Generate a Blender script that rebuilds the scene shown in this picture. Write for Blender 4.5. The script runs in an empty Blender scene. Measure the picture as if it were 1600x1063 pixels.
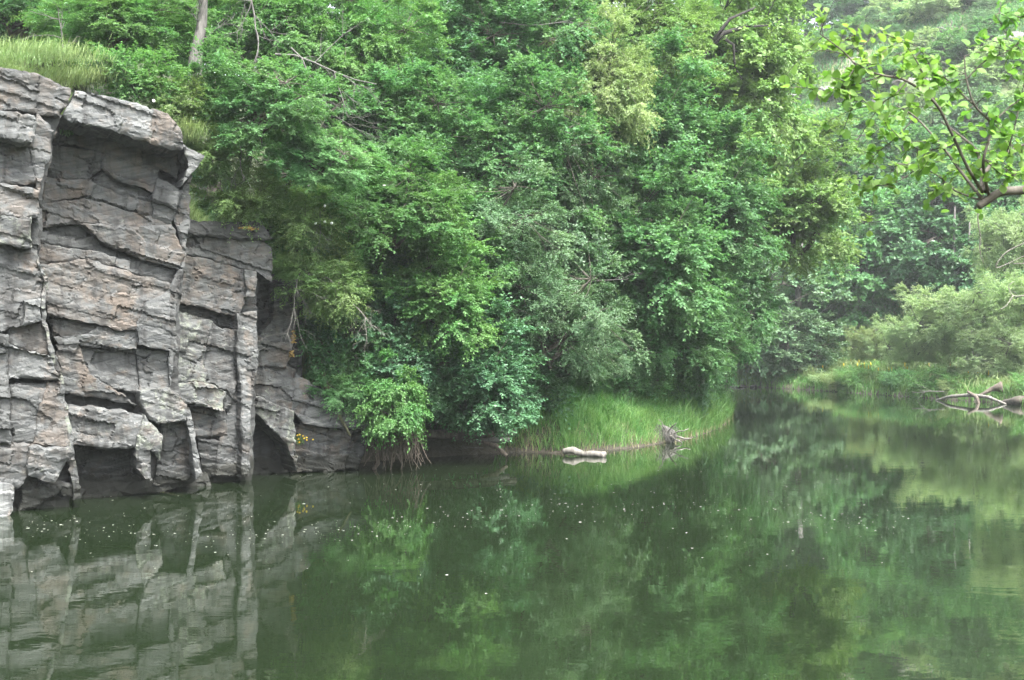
import bpy, math, random
import numpy as np
from mathutils import Vector, geometry

# ------------------------------------------------------------------ camera, sky, sun, exposure
scene = bpy.context.scene
COL = scene.collection
CAMZ, F, CX, CY = 4.0, 1930.0, 800.0, 531.5

cam_data = bpy.data.cameras.new('camera')
cam = bpy.data.objects.new('camera', cam_data)
COL.objects.link(cam)
cam.location = (0, 0, CAMZ)
cam.rotation_euler = (math.radians(90), 0, 0)
cam_data.sensor_width = 36.0
cam_data.lens = F / 1600.0 * 36.0
cam_data.clip_end = 3000
cam_data.dof.use_dof = True
cam_data.dof.focus_distance = 38.0
cam_data.dof.aperture_fstop = 7.0
scene.camera = cam

SUN_EL, SUN_AZ = math.radians(58), math.radians(150)      # azimuth clockwise from +Y
world = bpy.data.worlds.new('World')
scene.world = world
world.use_nodes = True
wn = world.node_tree.nodes
wl = world.node_tree.links
bg = wn['Background']
sky = wn.new('ShaderNodeTexSky')
sky.sky_type = 'NISHITA'
sky.sun_disc = False
sky.sun_elevation = SUN_EL
sky.sun_rotation = SUN_AZ
sky.air_density = 1.0
sky.dust_density = 4.0
sky.ozone_density = 1.0
hs = wn.new('ShaderNodeHueSaturation')
hs.inputs['Saturation'].default_value = 0.35           # overcast: a white, nearly colourless sky
wl.new(sky.outputs['Color'], hs.inputs['Color'])
wl.new(hs.outputs['Color'], bg.inputs['Color'])
bg.inputs['Strength'].default_value = 0.15

sun_data = bpy.data.lights.new('sun', 'SUN')
sun_data.energy = 1.5
sun_data.angle = math.radians(14)
sun_data.color = (1.0, 0.98, 0.94)
sun = bpy.data.objects.new('sun', sun_data)
COL.objects.link(sun)
sdir = Vector((math.sin(SUN_AZ) * math.cos(SUN_EL), math.cos(SUN_AZ) * math.cos(SUN_EL), math.sin(SUN_EL)))
sun.rotation_euler = sdir.to_track_quat('Z', 'Y').to_euler()
sun.location = (0, 0, 60)

vs = scene.view_settings
vs.view_transform = 'Standard'
vs.look = 'None'
vs.gamma = 1.0
vs.use_curve_mapping = False
vs.exposure = 2.65

cy = scene.cycles
cy.use_denoising = True
cy.max_bounces = 8
cy.diffuse_bounces = 5
cy.glossy_bounces = 3
cy.transmission_bounces = 4
cy.volume_bounces = 0
cy.transparent_max_bounces = 4
cy.caustics_reflective = False
cy.caustics_refractive = False
scene.render.filter_size = 1.7

# ------------------------------------------------------------------ helpers
RNG = np.random.default_rng(7)


def at(px, py, d):
    """a point seen at photo pixel (px, py), d metres out"""
    return np.array([(px - CX) / F * d, d, CAMZ - (py - CY) / F * d])


def hash2(i, j, seed=0):
    v = np.sin(np.asarray(i, float) * 127.1 + np.asarray(j, float) * 311.7 + seed * 74.7) * 43758.5453
    return v - np.floor(v)


def vn(x, y, seed=0):
    x = np.asarray(x, float); y = np.asarray(y, float)
    xi, yi = np.floor(x), np.floor(y)
    fx, fy = x - xi, y - yi
    fx = fx * fx * (3 - 2 * fx); fy = fy * fy * (3 - 2 * fy)
    a = hash2(xi, yi, seed); b = hash2(xi + 1, yi, seed)
    c = hash2(xi, yi + 1, seed); d = hash2(xi + 1, yi + 1, seed)
    return (a * (1 - fx) + b * fx) * (1 - fy) + (c * (1 - fx) + d * fx) * fy


def fbm(x, y, seed=0, octv=4):
    t, a, n = 0, 0.5, 0
    for k in range(octv):
        t = t + a * vn(np.asarray(x) * 2 ** k, np.asarray(y) * 2 ** k, seed + k); n += a; a *= 0.5
    return t / n


def unit(v):
    v = np.asarray(v, float)
    return v / np.maximum(np.linalg.norm(v, axis=-1, keepdims=True), 1e-9)


def mesh_np(name, verts, faces, tint=None, smooth=False):
    """faces: list of int arrays, each (n, k)"""
    if isinstance(faces, np.ndarray):
        faces = [faces]
    faces = [np.asarray(f, np.int32) for f in faces if len(f)]
    verts = np.asarray(verts, np.float32)
    me = bpy.data.meshes.new(name)
    me.vertices.add(len(verts))
    me.vertices.foreach_set('co', verts.ravel())
    tot = sum(f.shape[0] for f in faces)
    loops = np.concatenate([f.ravel() for f in faces])
    sizes = np.concatenate([np.full(f.shape[0], f.shape[1], np.int32) for f in faces])
    start = np.concatenate([[0], np.cumsum(sizes)[:-1]]).astype(np.int32)
    me.loops.add(len(loops))
    me.loops.foreach_set('vertex_index', loops)
    me.polygons.add(tot)
    me.polygons.foreach_set('loop_start', start)
    me.polygons.foreach_set('loop_total', sizes)
    me.polygons.foreach_set('use_smooth', np.full(tot, smooth, bool))
    me.update(calc_edges=True)
    if tint is not None:
        at_ = me.attributes.new('tint', 'FLOAT', 'POINT')
        at_.data.foreach_set('value', np.asarray(tint, np.float32))
    return me


class MB:
    """collects tubes and pieces for ONE mesh object"""
    def __init__(self):
        self.v, self.q, self.t, self.n = [], [], [], 0

    def tube(self, pts, rad, sides=6, cap=True):
        pts = np.asarray(pts, float); k = len(pts)
        rad = np.broadcast_to(np.asarray(rad, float), (k,))
        tan = unit(np.gradient(pts, axis=0))
        ref = np.array([0.31, 0.17, 0.93]) if abs(tan[0][2]) < 0.85 else np.array([0.9, 0.4, 0.1])
        a = unit(np.cross(tan, ref)); b = np.cross(tan, a)
        th = np.linspace(0, 2 * math.pi, sides, endpoint=False)
        ring = pts[:, None, :] + rad[:, None, None] * (np.cos(th)[None, :, None] * a[:, None, :] + np.sin(th)[None, :, None] * b[:, None, :])
        self.v.append(ring.reshape(-1, 3))
        i = np.arange(k - 1)[:, None] * sides; j = np.arange(sides)[None, :]; j2 = (j + 1) % sides
        self.q.append(self.n + np.stack([i + j, i + j2, i + sides + j2, i + sides + j], -1).reshape(-1, 4))
        self.n += k * sides
        if cap:
            self.v.append(pts[[0, -1]])
            jj = np.arange(sides); j2 = (jj + 1) % sides; base = self.n - k * sides; top = self.n - sides
            self.t.append(np.stack([base + j2, base + jj, np.full(sides, self.n)], -1))
            self.t.append(np.stack([top + jj, top + j2, np.full(sides, self.n + 1)], -1))
            self.n += 2

    def build_mesh(self, name, smooth=True):
        f = []
        if self.q: f.append(np.concatenate(self.q))
        if self.t: f.append(np.concatenate(self.t))
        return mesh_np(name, np.concatenate(self.v), f, smooth=smooth)


def link(name, me, mat=None, parent=None, loc=None, rot=None, scl=None):
    o = bpy.data.objects.new(name, me)
    COL.objects.link(o)
    if parent is not None:
        o.parent = parent
    if loc is not None: o.location = loc
    if rot is not None: o.rotation_euler = rot
    if scl is not None: o.scale = scl
    if mat is not None:
        if len(me.materials) == 0:
            me.materials.append(mat)
        o.material_slots[0].link = 'OBJECT'
        o.material_slots[0].material = mat
    return o


def thing(name, label, cat, loc=(0, 0, 0), group=None):
    o = bpy.data.objects.new(name, None)
    COL.objects.link(o)
    o.empty_display_size = 0.3
    o.location = loc
    return tag(o, label, cat, group)


def tag(o, label=None, cat=None, group=None, kind=None):
    if label: o['label'] = label
    if cat: o['category'] = cat
    if group: o['group'] = group
    if kind: o['kind'] = kind
    return o


# ------------------------------------------------------------------ materials
def new_mat(name):
    m = bpy.data.materials.new(name)
    m.use_nodes = True
    nt = m.node_tree
    for n in list(nt.nodes):
        if n.type != 'OUTPUT_MATERIAL': nt.nodes.remove(n)
    return m, nt, nt.nodes['Material Output']


def N(nt, typ, **kw):
    n = nt.nodes.new(typ)
    for k, v in kw.items():
        if k in n.inputs.keys(): n.inputs[k].default_value = v
        else: setattr(n, k, v)
    return n


def mix(nt, fac, a, b, blend='MIX'):
    n = nt.nodes.new('ShaderNodeMix'); n.data_type = 'RGBA'; n.blend_type = blend
    for s, v in ((0, fac), (6, a), (7, b)):
        if hasattr(v, 'is_output') or isinstance(v, bpy.types.NodeSocket): nt.links.new(v, n.inputs[s])
        else: n.inputs[s].default_value = v if s == 0 else (*v, 1) if len(v) == 3 else v
    return n.outputs[2]


def ramp(nt, src, stops):
    n = nt.nodes.new('ShaderNodeValToRGB')
    e = n.color_ramp.elements
    while len(e) < len(stops): e.new(0.5)
    for k, (p, c) in zip(e, stops):
        k.position = p; k.color = (c, c, c, 1) if isinstance(c, (int, float)) else (*c, 1)
    nt.links.new(src, n.inputs['Fac'])
    return n.outputs['Color']


def noise_tex(nt, vec, scale, detail=4, rough=0.55, dist=0.0):
    n = N(nt, 'ShaderNodeTexNoise')
    n.inputs['Scale'].default_value = scale; n.inputs['Detail'].default_value = detail
    n.inputs['Roughness'].default_value = rough; n.inputs['Distortion'].default_value = dist
    nt.links.new(vec, n.inputs['Vector'])
    return n.outputs['Fac']


def leaf_mat(name, dark, light, transl=0.46, gloss=0.35, rough=0.42, k=1.3):
    dark = tuple(k * v for v in dark); light = tuple(k * v for v in light)
    m, nt, out = new_mat(name)
    a = N(nt, 'ShaderNodeAttribute', attribute_name='tint')
    oi = N(nt, 'ShaderNodeObjectInfo')
    c = mix(nt, a.outputs['Fac'], dark, light)
    hv = N(nt, 'ShaderNodeHueSaturation'); hv.inputs['Saturation'].default_value = 0.9
    mr = N(nt, 'ShaderNodeMapRange'); mr.inputs[3].default_value = 0.88; mr.inputs[4].default_value = 1.12
    nt.links.new(oi.outputs['Random'], mr.inputs[0])
    gp = N(nt, 'ShaderNodeNewGeometry')
    nf = noise_tex(nt, gp.outputs['Position'], 0.75, 3, 0.6)
    mh = N(nt, 'ShaderNodeMapRange'); mh.inputs[1].default_value = 0.3; mh.inputs[2].default_value = 0.7; mh.inputs[3].default_value = 0.478; mh.inputs[4].default_value = 0.522
    nt.links.new(nf, mh.inputs[0]); nt.links.new(mh.outputs[0], hv.inputs['Hue'])
    nt.links.new(mr.outputs[0], hv.inputs['Value']); nt.links.new(c, hv.inputs['Color'])
    p = N(nt, 'ShaderNodeBsdfPrincipled', Roughness=rough)
    p.inputs['Specular IOR Level'].default_value = gloss
    nt.links.new(hv.outputs['Color'], p.inputs['Base Color'])
    t = N(nt, 'ShaderNodeBsdfTranslucent')
    tc = mix(nt, 1.0, hv.outputs['Color'], (1.2, 1.35, 0.75), 'MULTIPLY')
    nt.links.new(tc, t.inputs['Color'])
    ms = N(nt, 'ShaderNodeMixShader'); ms.inputs[0].default_value = transl
    nt.links.new(p.outputs[0], ms.inputs[1]); nt.links.new(t.outputs[0], ms.inputs[2])
    nt.links.new(ms.outputs[0], out.inputs['Surface'])
    return m


def bark_mat(name, c1, c2, scale=9.0, bump=0.5):
    m, nt, out = new_mat(name)
    g = N(nt, 'ShaderNodeNewGeometry')
    mp = N(nt, 'ShaderNodeMapping'); mp.inputs['Scale'].default_value = (1, 1, 0.25)
    nt.links.new(g.outputs['Position'], mp.inputs['Vector'])
    f = noise_tex(nt, mp.outputs[0], scale, 6, 0.65)
    p = N(nt, 'ShaderNodeBsdfPrincipled', Roughness=0.9)
    nt.links.new(mix(nt, ramp(nt, f, [(0.35, 0.0), (0.65, 1.0)]), c1, c2), p.inputs['Base Color'])
    b = N(nt, 'ShaderNodeBump'); b.inputs['Strength'].default_value = bump; b.inputs['Distance'].default_value = 0.02
    nt.links.new(f, b.inputs['Height']); nt.links.new(b.outputs[0], p.inputs['Normal'])
    nt.links.new(p.outputs[0], out.inputs['Surface'])
    return m


def rock_mat(name, warm=0.5, light=1.0, lichen=0.4, undercut_shade=True):
    """grey slate: blue grey and brownish beds, fine lamination along the dip, pale lichen, dark seep stains"""
    light *= 0.36
    m, nt, out = new_mat(name)
    g = N(nt, 'ShaderNodeNewGeometry')
    P = g.outputs['Position']
    rot = N(nt, 'ShaderNodeMapping', vector_type='POINT')
    rot.inputs['Rotation'].default_value = (0.0, math.radians(15), 0.0)
    nt.links.new(P, rot.inputs['Vector'])
    bed = N(nt, 'ShaderNodeMapping'); bed.inputs['Scale'].default_value = (0.55, 0.55, 7.0)
    nt.links.new(rot.outputs[0], bed.inputs['Vector'])
    lam = noise_tex(nt, bed.outputs[0], 1.6, 7, 0.62, 0.5)
    fine = N(nt, 'ShaderNodeMapping'); fine.inputs['Scale'].default_value = (1.2, 1.2, 30.0)
    nt.links.new(rot.outputs[0], fine.inputs['Vector'])
    lam2 = noise_tex(nt, fine.outputs[0], 1.3, 5, 0.6, 0.3)
    big = noise_tex(nt, P, 0.55, 4, 0.55, 0.3)
    med = noise_tex(nt, P, 2.4, 6, 0.62, 0.4)
    grain = noise_tex(nt, P, 16.0, 5, 0.7)
    cool = mix(nt, ramp(nt, lam, [(0.3, 0.0), (0.7, 1.0)]), tuple(light * v for v in (0.105, 0.115, 0.118)), tuple(light * v for v in (0.335, 0.342, 0.33)))
    warmc = mix(nt, ramp(nt, lam, [(0.3, 0.0), (0.72, 1.0)]), tuple(light * v for v in (0.16, 0.13, 0.10)), tuple(light * v for v in (0.385, 0.32, 0.268)))
    c = mix(nt, ramp(nt, med, [(0.62 - 0.25 * warm, 0.0), (0.78 - 0.25 * warm, 1.0)]), cool, warmc)
    c = mix(nt, ramp(nt, big, [(0.36, 0.75), (0.62, 0.0)]), c, cool)
    # pale weathering
    c = mix(nt, ramp(nt, grain, [(0.58, 0.0), (0.80, 0.45)]), c, tuple(light * v for v in (0.42, 0.42, 0.41)))
    # grey green lichen blotches
    lsel = noise_tex(nt, P, 3.7, 8, 0.75, 0.6)
    c = mix(nt, ramp(nt, lsel, [(0.66 - 0.12 * lichen, 0.0), (0.72 - 0.1 * lichen, 0.75)]), c, (0.20, 0.22, 0.175))
    # dark stains running down
    st = N(nt, 'ShaderNodeMapping'); st.inputs['Scale'].default_value = (2.2, 2.2, 0.35)
    nt.links.new(P, st.inputs['Vector'])
    sf = noise_tex(nt, st.outputs[0], 1.4, 5, 0.6, 0.3)
    c = mix(nt, ramp(nt, sf, [(0.50, 0.0), (0.66, 0.8)]), c, (0.026, 0.026, 0.025))
    # fine dark laminae
    c = mix(nt, ramp(nt, lam2, [(0.27, 0.4), (0.36, 0.0)]), c, (0.03, 0.03, 0.03))
    # shade of the undercut painted as a dark band along the waterline
    sp = N(nt, 'ShaderNodeSeparateXYZ'); nt.links.new(P, sp.inputs[0])
    wz = N(nt, 'ShaderNodeMath', operation='MULTIPLY_ADD'); wz.inputs[1].default_value = -0.9
    nt.links.new(med, wz.inputs[0]); nt.links.new(sp.outputs['Z'], wz.inputs[2])
    if undercut_shade:
        c = mix(nt, ramp(nt, wz.outputs[0], [(0.0, 0.85), (0.22, 0.0)]), c, (0.022, 0.023, 0.018))
    p = N(nt, 'ShaderNodeBsdfPrincipled', Roughness=0.78)
    p.inputs['Specular IOR Level'].default_value = 0.35
    nt.links.new(c, p.inputs['Base Color'])
    hsum = N(nt, 'ShaderNodeMath', operation='MULTIPLY_ADD'); hsum.inputs[1].default_value = 0.3
    nt.links.new(lam2, hsum.inputs[0]); nt.links.new(lam, hsum.inputs[2])
    hs2 = N(nt, 'ShaderNodeMath', operation='MULTIPLY_ADD'); hs2.inputs[1].default_value = 0.35
    nt.links.new(grain, hs2.inputs[0]); nt.links.new(hsum.outputs[0], hs2.inputs[2])
    b = N(nt, 'ShaderNodeBump'); b.inputs['Strength'].default_value = 0.6; b.inputs['Distance'].default_value = 0.035
    nt.links.new(hs2.outputs[0], b.inputs['Height']); nt.links.new(b.outputs[0], p.inputs['Normal'])
    nt.links.new(p.outputs[0], out.inputs['Surface'])
    return m


def plain_mat(name, c1, c2, scale=6.0, rough=0.9, bump=0.3):
    m, nt, out = new_mat(name)
    g = N(nt, 'ShaderNodeNewGeometry')
    f = noise_tex(nt, g.outputs['Position'], scale, 5, 0.6)
    p = N(nt, 'ShaderNodeBsdfPrincipled', Roughness=rough)
    nt.links.new(mix(nt, ramp(nt, f, [(0.35, 0.0), (0.68, 1.0)]), c1, c2), p.inputs['Base Color'])
    b = N(nt, 'ShaderNodeBump'); b.inputs['Strength'].default_value = bump; b.inputs['Distance'].default_value = 0.04
    nt.links.new(f, b.inputs['Height']); nt.links.new(b.outputs[0], p.inputs['Normal'])
    nt.links.new(p.outputs[0], out.inputs['Surface'])
    return m


def terrain_mat():
    m, nt, out = new_mat('earth_and_scrub')
    g = N(nt, 'ShaderNodeNewGeometry')
    P = g.outputs['Position']
    f1 = noise_tex(nt, P, 0.12, 6, 0.6, 0.4)
    f2 = noise_tex(nt, P, 0.9, 6, 0.65)
    f3 = noise_tex(nt, P, 0.055, 5, 0.6, 0.6)
    grass = mix(nt, ramp(nt, f2, [(0.3, 0.0), (0.7, 1.0)]), (0.045, 0.085, 0.03), (0.12, 0.17, 0.065))
    dry = mix(nt, f2, (0.12, 0.13, 0.06), (0.2, 0.2, 0.11))
    c = mix(nt, ramp(nt, f1, [(0.42, 0.0), (0.62, 0.8)]), grass, dry)
    rk = mix(nt, f2, (0.13, 0.115, 0.11), (0.30, 0.26, 0.25))
    c = mix(nt, ramp(nt, f3, [(0.56, 0.0), (0.64, 0.75)]), c, rk)
    soil = mix(nt, f2, (0.03, 0.028, 0.02), (0.07, 0.06, 0.042))
    sep0 = N(nt, 'ShaderNodeSeparateXYZ'); nt.links.new(P, sep0.inputs[0])
    wood = N(nt, 'ShaderNodeMapRange'); wood.inputs[1].default_value = 10.0; wood.inputs[2].default_value = 16.0
    nt.links.new(sep0.outputs['X'], wood.inputs[0])
    litter = mix(nt, f2, (0.022, 0.03, 0.014), (0.06, 0.075, 0.03))
    c = mix(nt, wood.outputs[0], litter, c)
    sep = N(nt, 'ShaderNodeSeparateXYZ'); nt.links.new(P, sep.inputs[0])
    low = N(nt, 'ShaderNodeMapRange'); low.inputs[1].default_value = 0.1; low.inputs[2].default_value = 0.9
    nt.links.new(sep.outputs['Z'], low.inputs[0])
    c = mix(nt, low.outputs[0], soil, c)
    p = N(nt, 'ShaderNodeBsdfPrincipled', Roughness=0.95)
    nt.links.new(c, p.inputs['Base Color'])
    b = N(nt, 'ShaderNodeBump'); b.inputs['Strength'].default_value = 0.8; b.inputs['Distance'].default_value = 0.5
    nt.links.new(f2, b.inputs['Height']); nt.links.new(b.outputs[0], p.inputs['Normal'])
    nt.links.new(p.outputs[0], out.inputs['Surface'])
    return m


def water_mat():
    m, nt, out = new_mat('river_water')
    g = N(nt, 'ShaderNodeNewGeometry')
    P = g.outputs['Position']
    p = N(nt, 'ShaderNodeBsdfPrincipled', Roughness=0.015)
    p.inputs['IOR'].default_value = 1.54
    turb = noise_tex(nt, P, 0.13, 4, 0.5)
    nt.links.new(mix(nt, turb, (0.0082, 0.0140, 0.006), (0.0105, 0.0178, 0.0075)), p.inputs['Base Color'])
    mp = N(nt, 'ShaderNodeMapping'); mp.inputs['Scale'].default_value = (1.0, 1.6, 1.0)
    nt.links.new(P, mp.inputs['Vector'])
    a = noise_tex(nt, mp.outputs[0], 1.1, 3, 0.5, 0.4)
    b1 = noise_tex(nt, mp.outputs[0], 5.0, 2, 0.5, 0.2)
    calm = ramp(nt, noise_tex(nt, P, 0.16, 3, 0.5), [(0.42, 0.35), (0.62, 1.0)])
    bb = N(nt, 'ShaderNodeMath', operation='MULTIPLY_ADD'); bb.inputs[1].default_value = 0.16
    nt.links.new(b1, bb.inputs[0]); nt.links.new(a, bb.inputs[2])
    hh = N(nt, 'ShaderNodeMath', operation='MULTIPLY')
    nt.links.new(bb.outputs[0], hh.inputs[0]); nt.links.new(calm, hh.inputs[1])
    b = N(nt, 'ShaderNodeBump'); b.inputs['Strength'].default_value = 1.0; b.inputs['Distance'].default_value = 0.0032
    nt.links.new(hh.outputs[0], b.inputs['Height']); nt.links.new(b.outputs[0], p.inputs['Normal'])
    nt.links.new(p.outputs[0], out.inputs['Surface'])
    return m


M = {
    'bright': leaf_mat('leaf_bright_green', (0.05, 0.14, 0.03), (0.10, 0.22, 0.06)),
    'mint': leaf_mat('leaf_oak_green', (0.05, 0.14, 0.04), (0.115, 0.245, 0.085)),
    'yellow': leaf_mat('leaf_yellow_green', (0.085, 0.165, 0.036), (0.155, 0.25, 0.075)),
    'blossom': leaf_mat('leaf_with_pale_blossom', (0.11, 0.18, 0.06), (0.235, 0.29, 0.13)),
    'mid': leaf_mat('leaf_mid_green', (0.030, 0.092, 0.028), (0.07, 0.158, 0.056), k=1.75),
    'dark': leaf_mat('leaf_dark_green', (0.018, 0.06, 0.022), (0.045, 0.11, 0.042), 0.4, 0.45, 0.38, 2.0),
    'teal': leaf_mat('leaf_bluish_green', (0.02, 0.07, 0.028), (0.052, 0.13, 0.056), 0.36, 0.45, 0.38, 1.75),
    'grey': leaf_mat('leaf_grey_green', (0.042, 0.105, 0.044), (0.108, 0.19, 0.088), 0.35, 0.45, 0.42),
    'willow': leaf_mat('leaf_pale_willow', (0.15, 0.225, 0.10), (0.26, 0.34, 0.18)),
    'broom': leaf_mat('leaf_olive_broom', (0.07, 0.14, 0.032), (0.14, 0.22, 0.07)),
    'grass': leaf_mat('grass_blade', (0.05, 0.135, 0.025), (0.115, 0.23, 0.055), 0.35, 0.3, 0.5),
    'grass_pale': leaf_mat('grass_blade_pale', (0.10, 0.16, 0.05), (0.20, 0.26, 0.10), 0.35, 0.3, 0.5),
    'grass_dry': leaf_mat('grass_blade_dry', (0.16, 0.15, 0.08), (0.27, 0.25, 0.14), 0.3, 0.2, 0.6),
    'alder': leaf_mat('leaf_alder_fresh', (0.085, 0.19, 0.025), (0.17, 0.29, 0.06), 0.5, 0.3, 0.45),
    'bark': bark_mat('bark_grey_brown', (0.045, 0.038, 0.03), (0.13, 0.115, 0.095)),
    'bark_dark': bark_mat('bark_dark', (0.009, 0.008, 0.007), (0.03, 0.027, 0.023)),
    'dead': bark_mat('dead_wood_grey', (0.06, 0.058, 0.052), (0.15, 0.143, 0.13), 12),
    'drift': bark_mat('bleached_driftwood', (0.09, 0.083, 0.07), (0.26, 0.245, 0.215), 7, 0.9),
    'root': bark_mat('root_brown', (0.06, 0.048, 0.038), (0.17, 0.14, 0.11), 14),
    'rock': rock_mat('slate_grey', 0.55, 1.0, 0.35),
    'rock_warm': rock_mat('slate_brown', 0.85, 1.02, 0.2),
    'rock_blue': rock_mat('slate_blue', 0.2, 0.95, 0.15),
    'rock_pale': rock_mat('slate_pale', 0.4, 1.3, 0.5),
    'rock_chalky': rock_mat('slate_chalky', 0.3, 2.3, 0.2, False),
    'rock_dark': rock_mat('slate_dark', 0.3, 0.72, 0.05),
    'rock_lichen': rock_mat('slate_lichen', 0.5, 1.12, 1.2),
    'rock_pink': rock_mat('outcrop_pinkish', 0.9, 1.7, 0.3),
    'earth': terrain_mat(),
    'water': water_mat(),
    'moss': plain_mat('lichen_orange', (0.16, 0.10, 0.03), (0.30, 0.20, 0.045), 20),
    'petal': plain_mat('petal_white', (0.35, 0.36, 0.30), (0.5, 0.5, 0.45), 3, 0.7, 0.0),
    'flower_yellow': plain_mat('flower_yellow', (0.55, 0.38, 0.02), (0.7, 0.52, 0.05), 9),
    'flower_white': plain_mat('flower_white', (0.7, 0.7, 0.66), (0.85, 0.85, 0.8), 9),
    'mud': plain_mat('bank_mud', (0.05, 0.043, 0.034), (0.14, 0.12, 0.095), 5),
}

# ------------------------------------------------------------------ terrain and river
# bank lines: x, y, rim height, slope, run of that slope, slope beyond
LEFT = [(-22, -6, 5, .3, 5, .3), (-17, 16, 9, .42, 7, .35), (-13.4, 26.9, 10.2, .38, 7, .4), (-11.6, 31.0, 9.8, .36, 7, .45), (-9.3, 34.9, 8.5, .42, 7, .5),
        (-8.2, 37.4, 6.0, .5, 6, .6), (-5.6, 39.5, 1.7, .8, 6, .6), (-4.4, 41.0, .7, .9, 8, .6), (-2.9, 42.0, .4, .5, 8, .6),
        (0, 44.0, .45, .42, 5, .55), (2, 43.5, .45, .38, 5, .55), (4.5, 45.7, .45, .34, 5, .55), (7.1, 49.7, .45, .28, 6, .55), (9.5, 56, .45, .24, 6, .55),
        (11.3, 63, .3, .12, 6, .6), (12.4, 71, .3, .15, 5, .6), (11.5, 82, .4, .4, 5, .7), (8, 95, .4, .5, 5, .7), (2, 106, .4, .5, 5, .7), (-12, 116, .4, .5, 5, .7), (-45, 130, .4, .5, 5, .7)]
FAR = [(-45, 150, .5, .3, 6, .8), (-10, 134, .5, .3, 6, .8), (8, 117, .5, .2, 6, .8), (19, 106.5, .45, .14, 7, .82), (21.5, 103.6, .4, .12, 8, .82), (25, 95.5, .4, .10, 10, .85),
       (28.9, 84, .4, .10, 11, .85), (31.2, 77, .4, .10, 11, .85), (31.0, 70, .4, .10, 11, .85), (30, 50, .5, .1, 9, .8), (22, 30, .9, .08, 9, .5), (13, 15.5, 1.5, .06, 9, .3), (6.5, 9.6, 1.7, .05, 9, .1),
       (0, 8, 1.7, .05, 20, .05), (-9, 6, 1.8, .05, 20, .05), (-22, -6, 2.5, .1, 20, .1)]
BANK = np.array(LEFT + FAR, float)


def terrain(X, Y):
    X = np.asarray(X, float); Y = np.asarray(Y, float)
    best = np.full(X.shape, 1e9); par = np.zeros(X.shape + (4,))
    inside = np.zeros(X.shape, bool)
    n = len(BANK)
    for i in range(n):
        a, b = BANK[i], BANK[(i + 1) % n]
        dx, dy = b[0] - a[0], b[1] - a[1]
        L2 = dx * dx + dy * dy + 1e-9
        t = np.clip(((X - a[0]) * dx + (Y - a[1]) * dy) / L2, 0, 1)
        d = np.hypot(X - a[0] - t * dx, Y - a[1] - t * dy)
        m = d < best
        best = np.where(m, d, best)
        par = np.where(m[..., None], a[2:] * (1 - t[..., None]) + b[2:] * t[..., None], par)
        cond = ((a[1] > Y) != (b[1] > Y)) & (X < dx * (Y - a[1]) / (dy if abs(dy) > 1e-9 else 1e-9) + a[0])
        inside ^= cond
    H, s1, d1, s2 = [par[..., k] for k in range(4)]
    st = np.clip((H - 2.5) / 2, 0, 1) * 0.3
    u = np.clip((best - st) / np.where(H > 3, 0.7, 0.9), 0, 1)
    z = H * u * u * (3 - 2 * u) + s1 * np.minimum(best, d1) + s2 * np.maximum(0, best - d1)
    nz = (fbm(X * .12, Y * .12, 3) - .5) * 5 * np.clip((best - 6) / 20, 0, 1) + (fbm(X * .5, Y * .5, 9) - .5) * .6 * np.clip((best - 2) / 6, 0, 1)
    z = z + nz
    cap = 50.0
    z = np.where(z > cap - 8, cap - 8 + 8 * (1 - np.exp(-(z - cap + 8) / 8)), z)
    zi = -0.06 - np.minimum(1.6, best * 0.7)
    return np.where(inside, zi, z), np.where(inside, -best, best)


def ground_z(x, y):
    z, d = terrain(np.array([x]), np.array([y]))
    return float(z[0]), float(d[0])


xs = np.unique(np.concatenate([np.linspace(-150, -30, 40), np.arange(-30, 45, .6), np.linspace(45, 190, 60)]))
ys = np.unique(np.concatenate([np.linspace(-60, 18, 30), np.arange(18, 122, .6), np.linspace(122, 290, 80)]))
XX, YY = np.meshgrid(xs, ys)
ZZ, _ = terrain(XX, YY)
nx, ny = len(xs), len(ys)
ii = (np.arange(ny - 1)[:, None] * nx + np.arange(nx - 1)[None, :])
quads = np.stack([ii, ii + 1, ii + nx + 1, ii + nx], -1).reshape(-1, 4)
g = link('ground_terrain', mesh_np('ground_terrain', np.stack([XX, YY, ZZ], -1).reshape(-1, 3), quads, smooth=True), M['earth'])
tag(g, 'steep valley ground of earth, grass and scree around the river', kind='structure')

wv = np.array([(-60, -30, 0), (60, -30, 0), (60, 170, 0), (-60, 170, 0)], float)
w = link('river_water', mesh_np('river_water', wv, np.array([[0, 1, 2, 3]])), M['water'])
tag(w, 'still dark green river mirroring cliff and trees', kind='structure')

# ------------------------------------------------------------------ slate cliff, block by block
DIP = 0.27


def facets(l, b, cx, cz, seed):
    """broken flat faces: every cell is a small tilted plane, cells stretched along the bedding"""
    x = l / cx + .35 * (fbm(l * 1.5, b * 1.5, seed + 5) - .5); y = b / cz + .35 * (fbm(l * 1.5, b * 1.5, seed + 6) - .5)
    xi, yi = np.floor(x), np.floor(y)
    bd = np.full(x.shape, 1e9); h = np.zeros(x.shape)
    for i in (-1, 0, 1):
        for j in (-1, 0, 1):
            ci, cj = xi + i, yi + j
            px_ = ci + .15 + .7 * hash2(ci, cj, seed); py_ = cj + .15 + .7 * hash2(ci, cj, seed + 1)
            d = np.maximum(np.abs(x - px_), np.abs(y - py_))
            m = d < bd
            bd = np.where(m, d, bd)
            hv_ = .12 * cx * (hash2(ci, cj, seed + 2) - .5) + (hash2(ci, cj, seed + 3) - .5) * .22 * (x - px_) * cx + (hash2(ci, cj, seed + 4) - .35) * .5 * (y - py_) * cz
            h = np.where(m, hv_, h)
    return h


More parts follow.
